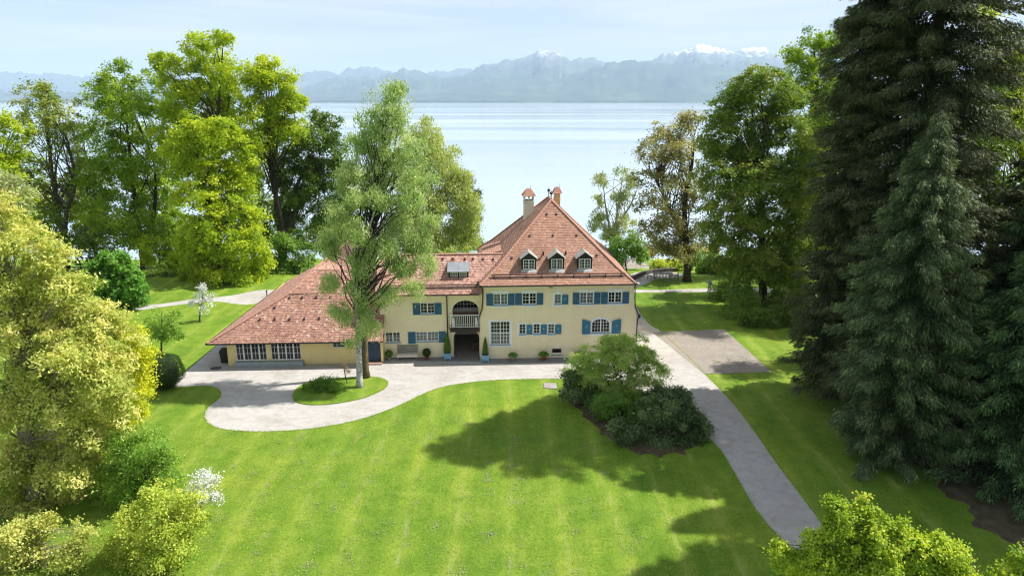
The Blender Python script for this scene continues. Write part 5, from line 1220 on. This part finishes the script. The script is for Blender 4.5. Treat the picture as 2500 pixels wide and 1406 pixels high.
tree('golden_shrub', 'glowing yellow-green bush behind the right side of the olive tree', 'bush', 300, 39, [(320,820,35,35),(345,870,35,40),(330,930,45,40),(300,870,45,45),(340,965,30,25),(290,940,45,40),(320,1005,42,40),(290,1030,35,30)], 'gold', 260, 85, cr=.5, size=.12, trunk_r=.1, nlimb=30)
tree('chestnut_tree', 'rounded fresh-green chestnut right of the olive tree top', 'tree', 285, 65, [(265,640,45,30),(300,665,45,35),(330,700,28,35),(250,680,50,45),(300,720,45,30),(335,735,18,18)], 'chestnut', 230, 70, cr=.5, size=.26, asp=.5, up=.8, trunk_r=.22, nlimb=30)
tree('young_tree', 'young green apple tree on the side lawn near the boxwood', 'young tree', 394, gnd(394, 865)[1], [(395,770,24,20),(370,790,22,18),(415,795,25,18),(395,815,30,16),(430,775,14,14),(358,812,14,10),(435,815,14,10)], 'apple', 130, 42, cr=.42, size=.11, bark='grey', trunk_r=.075, nlimb=40, trunks=[[(394,840),(394,800),(395,760)]])
tree('young_tree', 'young white-blossomed tree near the garden path', 'young tree', 487, gnd(487, 785)[1], [(497,705,13,12),(490,725,14,14),(510,735,14,14),(498,755,15,12),(468,740,10,8),(515,722,10,9)], 'blossom', 90, 26, cr=.30, size=.09, bark='grey', trunk_r=.06, nlimb=30, trunks=[[(488,765),(492,740),(497,705)]], tint=(0, .85))
tree('green_shrub', 'mid-green shrub right of the olive tree on the front lawn', 'bush', 335, 31, [(300,1090,50,45),(360,1080,50,40),(400,1120,38,40),(340,1140,60,45),(280,1150,45,40),(370,1170,45,35),(310,1200,45,40),(250,1190,40,40),(410,1160,36,36)], 'apple', 320, 80, cr=.42, size=.09, asp=.5, bark='grey', trunk_r=.07, nlimb=60, trunks=[[(330,1200),(310,1130)], [(340,1200),(370,1130)], [(335,1200),(345,1100)]])
tree('bright_shrub', 'bright lime shrub in the lower left corner of the lawn', 'bush', 395, 26.5, [(400,1220,60,40),(460,1230,45,40),(340,1270,55,40),(420,1290,65,45),(310,1330,50,35),(380,1350,60,40),(440,1340,45,35),(330,1390,50,25),(490,1270,30,30)], 'lime', 330, 80, cr=.36, size=.085, asp=.5, bark='grey', trunk_r=.06, nlimb=60, trunks=[[(390,1350),(350,1290)], [(395,1350),(430,1260)], [(400,1350),(460,1270)]])
tree('olive_shrub', 'olive-yellow shrub in the bottom left corner below the big tree', 'bush', 110, 26.0, [(50,1290,55,36),(130,1290,50,34),(200,1320,40,32),(10,1330,50,38),(90,1345,60,34),(170,1365,50,26),(40,1390,60,24)], 'walnut', 260, 70, cr=.4, flat=.5, size=.10, asp=.45, bark='olive', trunk_r=.07, nlimb=70, gaps=.3)
tree('blossom_shrub', 'white-blossomed shrub at the edge of the lime shrub', 'bush', 485, 29.5, [(490,1165,28,20),(520,1175,22,18),(500,1205,30,22),(530,1215,16,16),(470,1195,20,16)], 'blossom', 90, 20, cr=.26, size=.075, bark='grey', trunk_r=.04, nlimb=36, trunks=[[(490,1240),(500,1190)], [(480,1240),(480,1180)]], tint=(0, .95))
def ball_bush(name, label, cat, loc, rx, rz, leaf, n, size, group=None, seed=3, mat='brown_wood', lift=0., cone=False, parent=None):
    """clipped shrub: leaves packed on a closed form, a stem inside"""
    rng = np.random.default_rng(seed); d = unit(rng.normal(size=(n, 3))); rt = parent or empty(name, loc, label=label, cat=cat, group=group)
    if cone:
        t = rng.random(n)**.75; a = rng.uniform(0, 2*PI, n); r = rx*(1-t)**.75*(.85+.3*rng.random(n))*(1-.35*np.exp(-t*14)); P = np.stack([np.cos(a)*r, np.sin(a)*r, t*rz*2], 1); d = unit(np.stack([np.cos(a), np.sin(a), np.full(n, .35)], 1))
    else:
        lump = 1+.05*np.sin(d[:, 0]*5+1)*np.sin(d[:, 2]*6)+.04*np.sin(d[:, 1]*9); P = d*np.array([rx, rx, rz])*(lump*rng.uniform(.86, 1.03, n))[:, None]; P[:, 2] += rz
        P[:, 2] = np.maximum(P[:, 2], .02)
    P[:, 2] += lift; N = unit(d+rng.normal(0, .5, (n, 3))); T = unit(np.cross(N, rng.normal(size=(n, 3)))); S = size*rng.uniform(.7, 1.3, n)
    link('foliage', leaf_mesh('foliage', P, N, T, S, S*.6, np.clip(rng.normal(.45, .25, n), 0, 1), LM[leaf]), rt)
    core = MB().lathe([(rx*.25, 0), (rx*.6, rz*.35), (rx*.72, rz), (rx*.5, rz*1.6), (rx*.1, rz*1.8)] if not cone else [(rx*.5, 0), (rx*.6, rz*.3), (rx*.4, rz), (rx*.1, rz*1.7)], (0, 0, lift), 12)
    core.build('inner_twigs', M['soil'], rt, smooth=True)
    if lift: MB().tube([(0, 0, 0), (0, 0, lift+.1)], .02, 6).build('stem', M[mat], rt)
    return rt
c = gnd(395, 962); ball_bush('boxwood_dome', 'large clipped dark boxwood dome beside the left end of the drive', 'boxwood', (c[0]-.25, c[1]+1.2, 0), 1.35, 1.3, 'box', 15000, .07)
# ---- shrub group right of the drive
tree('light_shrub', 'pale feathery green shrub in front of the villa corner', 'bush', 1515, 43.5, [(1490,835,35,22),(1540,835,38,22),(1450,860,35,20),(1570,865,38,24),(1500,875,50,28),(1420,885,35,20),(1600,890,32,20),(1450,910,50,24),(1540,910,50,28),(1590,930,35,18),(1490,945,50,24),(1400,920,28,20),(1390,895,22,14),(1615,905,24,14),(1550,960,30,18)], 'shrub_light', 620, 85, cr=.42, flat=.35, size=.095, asp=.45, up=1.0, bark='grey', trunk_r=.08, nlimb=130, trunks=[[(1512,960),(1500,900)], [(1516,960),(1560,890)], [(1510,960),(1450,900)]])
GRh = 'rhododendrons in the bed beside the drive'
tree('rhododendron', 'dark rhododendron mound at the near right end of the bed', 'rhododendron', 1625, 37.8, [(1600,1000,45,30),(1660,1010,45,30),(1700,1040,38,32),(1570,1040,40,32),(1640,1050,55,35),(1690,1075,38,25),(1600,1085,45,25),(1650,1095,40,18)], 'rhodo', 330, 95, cr=.4, size=.13, asp=.36, up=.7, trunk_r=.08, nlimb=30, group=GRh)
tree('rhododendron', 'dark rhododendron at the left end of the bed by the gravel', 'rhododendron', 1415, 42.8, [(1400,925,28,22),(1425,950,35,25),(1395,960,25,20),(1450,970,35,20)], 'rhodo', 150, 80, cr=.36, size=.12, asp=.4, trunk_r=.06, nlimb=20, group=GRh)
tree('rhododendron', 'shaded bush in the middle of the bed under the pale shrub', 'rhododendron', 1520, 40.5, [(1480,985,40,24),(1540,985,45,28),(1500,1015,40,22),(1560,1015,38,24)], 'shrub_mid', 200, 80, cr=.4, size=.11, asp=.45, trunk_r=.06, nlimb=30, group=GRh, tint=(0, .6))
tree('rhododendron', 'rhododendron behind the dark mound, close to the gravel path', 'rhododendron', 1640, 41.5, [(1610,965,35,20),(1650,970,40,22),(1580,975,30,18)], 'rhodo', 130, 85, cr=.36, size=.12, asp=.38, trunk_r=.06, nlimb=16, group=GRh)
tree('rhododendron', 'small rhododendron at the lower front corner of the bed', 'rhododendron', 1515, 37.5, [(1505,1035,22,16),(1530,1055,26,18),(1515,1065,18,12)], 'rhodo', 80, 80, cr=.32, size=.12, asp=.38, trunk_r=.05, nlimb=12, group=GRh)
# ---- near maple, bottom right
GM = 'bright maples at the bottom right'
tree('maple_tree', 'glowing lime-green maple crown at the bottom right', 'tree', 2110, 19.6, [(2110,1255,30,42),(2040,1270,34,45),(2090,1320,60,45),(2160,1320,45,45),(1990,1330,35,38),(2220,1325,30,40),(2030,1380,60,40),(2130,1390,70,45),(2290,1340,35,42),(2240,1390,60,45),(2330,1370,36,38),(1915,1355,30,30),(1940,1400,45,25),(2340,1420,45,30),(2112,1228,12,22),(2035,1240,14,24),(2200,1290,14,22),(2290,1312,13,24),(2335,1340,13,20),(2150,1280,14,24),(1905,1335,14,16)], 'maple', 560, 110, cr=.24, flat=.7, size=.076, asp=.75, bark='grey', trunk_r=.16, nlimb=80, group=GM, shell=.62, seed=21)
tree('maple_tree', 'second lime-green maple cut by the lower right corner', 'tree', 2540, 19.6, [(2490,1375,22,32),(2520,1400,40,40),(2450,1415,35,22),(2560,1360,40,45)], 'maple', 150, 100, cr=.30, flat=.7, size=.088, asp=.75, bark='grey', trunk_r=.12, nlimb=30, group=GM, shell=.62, seed=22)
# ---- island planting
c = gnd(790, 955); tree('low_shrub', 'low dark green shrub on the grass island', 'shrub', (c[0], c[1]), c[1], [(765,942,28,13),(800,935,32,16),(825,942,24,11),(785,948,35,10)], 'box_bright', 150, 70, cr=.28, size=.09, asp=.4, trunk_r=.03, nlimb=14, tint=(0, .5))
c = gnd(849, 938); tree('sapling', 'thin brownish sapling left of the birch trunks', 'sapling', (c[0], c[1]), c[1], [(840,893,8,6),(852,902,8,6),(846,908,9,5)], 'dead', 34, 14, cr=.22, size=.06, asp=.4, bark='grey', trunk_r=.025, nlimb=20)
# ================================================================== things round the house
def W3(p): return tuple(FV.R @ np.asarray(p, float)+FV.o)
def at_wall(px, py, off, y0=None):              # a spot on the ground just in front of the wall behind it
    q = FV.gnd(px, py); return W3((q[0], (WY if px < 1168 else 0.)-off, 0))
# bench
c = at_wall(997, 871.5, .30); be = empty('garden_bench', (c[0], c[1], .017), A3, label='weathered wooden bench with high grey back against the yellow wing wall', cat='bench')
MB().box(-.82, .82, -.32, .12, .40, .46).build('seat', M['pale_wood'], be)
MB().box(-.84, .84, -.34, -.30, .28, .465).build('seat_rail', M['pale_wood'], be)
for k in range(4): MB().box(-.81, .81, .12+.02*k, .15+.02*k, .47+.15*k, .605+.15*k).build('back_plank', M['grey_wood'], be)
MB().box(-.84, .84, .19, .24, 1.06, 1.11).build('top_rail', M['grey_wood'], be)
for x in (-.74, .74):
    MB().box(x-.04, x+.04, -.28, -.20, 0, .40).build('leg', M['grey_wood'], be); MB().box(x-.04, x+.04, .06, .12, 0, .40).build('leg', M['grey_wood'], be)
# clipped box balls in pots
def pot(parent, r, h, mat): return MB().lathe([(r*.68, 0), (r*.95, h*.82), (r*1.06, h*.83), (r*1.06, h), (r*.9, h), (r*.85, h*.88), (.01, h*.87)], sides=16).build('pot', M[mat], parent, smooth=True)
for px, py, r, leaf, mat, lb in ((952.5, 873, .30, 'box_bright', 'pale_clay', 'light green clipped ball in a pale pot left of the bench'), (1043, 871, .34, 'box', 'terracotta', 'dark green clipped ball in a terracotta pot right of the bench')):
    c = at_wall(px, py, .42); t = empty('potted_box_ball', (c[0], c[1], .02), A3, label=lb, cat='potted plant', group='potted plants along the house wall')
    pot(t, .17, .26, mat); ball_bush('', '', '', (0, 0, 0), r, r, leaf, 2600, .045, lift=.22, parent=t, seed=int(px))
# conical shrubs in blue boxes flanking the passage
for px, py, hh, leaf, lb in ((1093, 873.5, 1.62, 'box_bright', 'full green cone shrub in a blue planter left of the passage'), (1185, 875.5, 1.45, 'shrub_mid', 'thin yellowish cone shrub in a blue planter right of the passage')):
    c = at_wall(px, py, .42); t = empty('planter_box', (c[0], c[1], .02), A3, label=lb, cat='planter', group='blue planters flanking the passage')
    s = .27; MB().box(-s, s, -s, s, .07, .52).build('box', M['lightblue'], t)
    for a in (-1, 1):
        for b in (-1, 1):
            MB().box(a*s-.035*(a > 0)*2+.0 if a > 0 else -s-.012, a*s+.012 if a > 0 else -s+.058, b*s-.058 if b > 0 else -s-.012, b*s+.012 if b > 0 else -s+.058, 0, .57).build('corner_post', M['lightblue'], t)
    for k in range(5): MB().box(-s+.075+k*.088, -s+.135+k*.088, -s-.008, -s, .11, .48).build('slat', M['lightblue'], t)
    MB().box(-s+.03, s-.03, -s+.03, s-.03, .50, .535).build('soil', M['soil'], t)
    ball_bush('', '', '', (0, 0, 0), .34 if leaf == 'box_bright' else .28, hh/2, leaf, 5200 if leaf == 'box_bright' else 2300, .05, lift=.55, cone=True, parent=t, seed=int(px))
# potted hydrangeas along the villa wall
for px, py, r, mat, lb in ((1252, 875.5, .30, 'pale_clay', 'leafy plant in a small pale clay pot below the row of small windows'), (1325.5, 873, .36, 'terracotta', 'leafy plant in a dark terracotta pot left of the cellar window'), (1413, 872, .36, 'terracotta', 'leafy potted plant half hidden behind the pale shrub')):
    c = at_wall(px, py, .48); t = empty('potted_plant', (c[0], c[1], .02), A3, label=lb, cat='potted plant', group='potted plants along the house wall')
    pot(t, .2, .32, mat); rng = np.random.default_rng(int(px)); n = 420; d = unit(rng.normal(size=(n, 3))); d[:, 2] = np.abs(d[:, 2])*.9-.15
    P = d*np.array([r*1.25, r*1.1, r*1.0])*rng.uniform(.4, 1.05, n)[:, None]+np.array([0, 0, .42]); N = unit(d+np.array([0, 0, .6])+rng.normal(0, .4, (n, 3))); T = unit(np.cross(N, rng.normal(size=(n, 3))))
    S = .12*rng.uniform(.7, 1.3, n); link('foliage', leaf_mesh('foliage', P, N, T, S, S*.7, rng.random(n), LM['chestnut']), t)
    mb = MB()
    for k in range(9): mb.tube([(0, 0, .28), tuple(P[k]*.6+np.array([0, 0, .15])), tuple(P[k])], .008, 4, cap=False)
    mb.build('stems', M['brown_wood'], t)
# wheelie bin
c = gnd(549, 887); t = empty('wheelie_bin', (c[0]-.05, c[1]+.3, .008), A3, label='black wheelie bin at the left corner of the outbuilding', cat='bin')
MB().add([(-.25, -.30, .06), (.25, -.30, .06), (.25, .30, .06), (-.25, .30, .06), (-.30, -.36, .98), (.30, -.36, .98), (.30, .36, .98), (-.30, .36, .98)], [(0, 3, 2, 1), (4, 5, 6, 7), (0, 1, 5, 4), (1, 2, 6, 5), (2, 3, 7, 6), (3, 0, 4, 7)]).build('body', M['bin'], t)
MB().add([(-.32, -.40, .98), (.32, -.40, .98), (.32, .38, .98), (-.32, .38, .98), (-.29, -.36, 1.05), (.29, -.36, 1.05), (.29, .34, 1.09), (-.29, .34, 1.09)], [(0, 3, 2, 1), (4, 5, 6, 7), (0, 1, 5, 4), (1, 2, 6, 5), (2, 3, 7, 6), (3, 0, 4, 7)]).build('lid', M['bin'], t)
for x in (-.27, .27):
    w_ = MB().lathe([(.10, -.03), (.10, .03)], sides=12).build('wheel', M['black_metal'], t); w_.rotation_euler = (0, PI/2, 0); w_.location = (x, .28, .10)
MB().tube([(-.26, .42, 1.02), (.26, .42, 1.02)], .018, 6).build('handle', M['bin'], t)
# drain cover, slab in the lawn, bollard by the path
c = gnd(527, 899); o = MB().lathe([(.42, 0), (.42, .012), (.36, .014), (.34, .02), (.0, .02)], sides=20, sy=.8).build('drain_cover', M['iron']); o.location = (c[0], c[1], .009); tag(o, 'round dark drain cover in the gravel near the outbuilding corner', 'drain cover')
P = G((1327, 948), (1360, 950), (1358, 936), (1328, 936)); cx = sum(p[0] for p in P)/4; cy = sum(p[1] for p in P)/4
o = sheet('lawn_slab', [(p[0]-cx, p[1]-cy) for p in P], .05, M['slab'], thick=.05); o.location = (cx, cy, .002); tag(o, 'flat pinkish-grey concrete slab in the lawn beside the shrub bed', 'slab')
c = gnd(652, 724); t = empty('path_bollard', (c[0], c[1], .01), label='small dark bollard light at the end of the garden path', cat='bollard')
MB().lathe([(.06, 0), (.055, .5)], sides=10).build('post', M['black_metal'], t); MB().lathe([(.075, .5), (.075, .64), (.09, .66), (.02, .72)], sides=10).build('lamp_head', M['black_metal'], t)
# garden table and chairs on the terrace
c = gnd(1618, 683); t = empty('garden_table', (c[0], c[1], .012), .05, label='long weathered grey garden table under the copper beech', cat='table')
for k in range(6): MB().box(-1.15, 1.15, -.42+.145*k, -.285+.145*k, .71, .745).build('top_plank', M['grey_wood'], t)
for x in (-.9, .9):
    for y in (-.32, .32): MB().box(x-.04, x+.04, y-.04, y+.04, 0, .71).build('leg', M['grey_wood'], t)
MB().box(-.9, .9, -.03, .03, .60, .66).build('stretcher', M['grey_wood'], t)
def chair(lb, x, y, rz):
    q = empty('garden_chair', (x, y, .012), rz, label=lb, cat='chair', group='chairs round the garden table')
    MB().box(-.24, .24, -.24, .24, .42, .45).build('seat', M['grey_wood'], q)
    for a in (-.2, .2):
        MB().box(a-.022, a+.022, -.22, -.18, 0, .42).build('leg', M['grey_wood'], q); MB().box(a-.022, a+.022, .19, .235, 0, .92).build('back_post', M['grey_wood'], q)
        MB().box(a-.025, a+.025, -.22, .2, .62, .65).build('armrest', M['grey_wood'], q)
    for z in (.56, .68, .80): MB().box(-.2, .2, .2, .225, z, z+.07).build('back_slat', M['grey_wood'], q)
for lb, dx, dy, rz in (('chair at the left head of the garden table', -1.55, 0, PI/2), ('chair at the right head of the garden table', 1.55, .05, -PI/2), ('left chair on the far side of the garden table', -.75, .8, 0), ('middle chair on the far side of the garden table', 0, .82, .1), ('right chair on the far side of the garden table', .75, .8, -.05), ('right chair on the near side of the garden table', .65, -.85, PI)):
    chair(lb, c[0]+dx, c[1]+dy, rz)
# hut behind the terrace
hy = 92.; zb = terrain(hy)-.3; a = onY(1522, 657, hy); b = onY(1592, 657, hy); h = empty('garden_hut', ((a[0]+b[0])/2, hy, zb), .06, label='small brown wooden hut with pale hipped roof below the terrace', cat='hut')
wx = (b[0]-a[0])/2; ez = a[2]-zb; tz = onY(1555, 628, hy+1.5)[2]-zb
MB().box(-wx+.5, wx-.5, .3, 3.3, 0, ez).build('wall', plain('hut_boards', (.14, .06, .045), .9, .25, 5), h)
for k in range(7): MB().box(-wx+.5+(2*wx-1)*k/7+.02, -wx+.5+(2*wx-1)*(k+1)/7-.02, .27, .30, .1, ez-.05).build('board', M['brown_wood'], h)
E4 = [(-wx, 0, ez), (wx, 0, ez), (wx, 3.6, ez), (-wx, 3.6, ez)]; ta, tb = (-wx*.25, 1.8, tz), (wx*.25, 1.8, tz)
hr = MB().quad(E4[0], E4[1], tb, ta).quad(E4[2], E4[3], ta, tb).add([E4[1], E4[2], tb], [(0, 1, 2)]).add([E4[3], E4[0], ta], [(0, 1, 2)]).quad(*E4[::-1]).build('roof', M['slab'], h)
tm = MB()
for q in ((E4[0], E4[1], tb, ta), (E4[1], E4[2], tb, tb), (E4[3], E4[0], ta, ta)): tiles(tm, *q, w=.3, e=.28, seed=5)
tm.build('shingle_field', plain('grey_shingles', (.40, .36, .32), .9, .3, 3), hr, kind='stuff')
# low curved terrace wall
pts = catmull(G((1545, 683), (1570, 672), (1600, 665), (1650, 663)), 8, False); mb = MB()
for p, q in zip(pts[:-1], pts[1:]):
    d = unit(q-p); n_ = np.array([-d[1], d[0]])*.18
    vs = [(*(p-n_), 0), (*(q-n_), 0), (*(q+n_), 0), (*(p+n_), 0)]; mb.add(vs+[(x, y, .42) for x, y, _ in vs], [(4, 5, 6, 7), (0, 1, 5, 4), (2, 3, 7, 6), (1, 2, 6, 5), (3, 0, 4, 7)])
c = pts[0]; o = mb.build('terrace_wall', plain('dark_stone_wall', (.10, .085, .075), .95, .4, 4, .5)); tag(o, 'low dark curved stone wall along the terrace', 'wall')
# weathered statue by the path
c = gnd(1731, 714); t = empty('garden_statue', (c[0], c[1], .0), -.5, label='weathered grey garden statue at the end of the rear path beside the shrubs', cat='statue')
def statue():
    me = bpy.data.meshes.new('figure'); J = [(0, 0, .72), (0, .02, .95), (0, .04, 1.18), (0, .0, 1.30), (0, -.03, 1.45), (.10, 0, .66), (.12, -.05, .40), (.11, .02, .10), (-.10, 0, .66), (-.13, .04, .40), (-.12, .06, .10), (.21, .02, 1.16), (.29, -.06, .92), (.20, -.2, .82), (-.21, .02, 1.16), (-.34, -.05, 1.0), (-.36, -.18, 1.18), (.12, -.06, .05), (-.12, -.02, .05)]
    Rr = [.15, .15, .17, .065, .11, .095, .075, .055, .095, .075, .055, .07, .055, .045, .07, .055, .05, .05, .05]
    Ed = [(0, 1), (1, 2), (2, 3), (3, 4), (0, 5), (5, 6), (6, 7), (0, 8), (8, 9), (9, 10), (2, 11), (11, 12), (12, 13), (2, 14), (14, 15), (15, 16), (7, 17), (10, 18)]
    me.from_pydata(J, Ed, []); o = link('figure', me, t); md = o.modifiers.new('skin', 'SKIN'); o.modifiers.new('sub', 'SUBSURF').levels = 2; o.modifiers['sub'].render_levels = 2
    for i, v in enumerate(me.skin_vertices[0].data): v.radius = (Rr[i], Rr[i]*.85); v.use_root = (i == 0)
    me.materials.append(M['stone'])
statue(); MB().box(-.25, .25, -.25, .25, 0, .08).build('base', M['stone'], t)
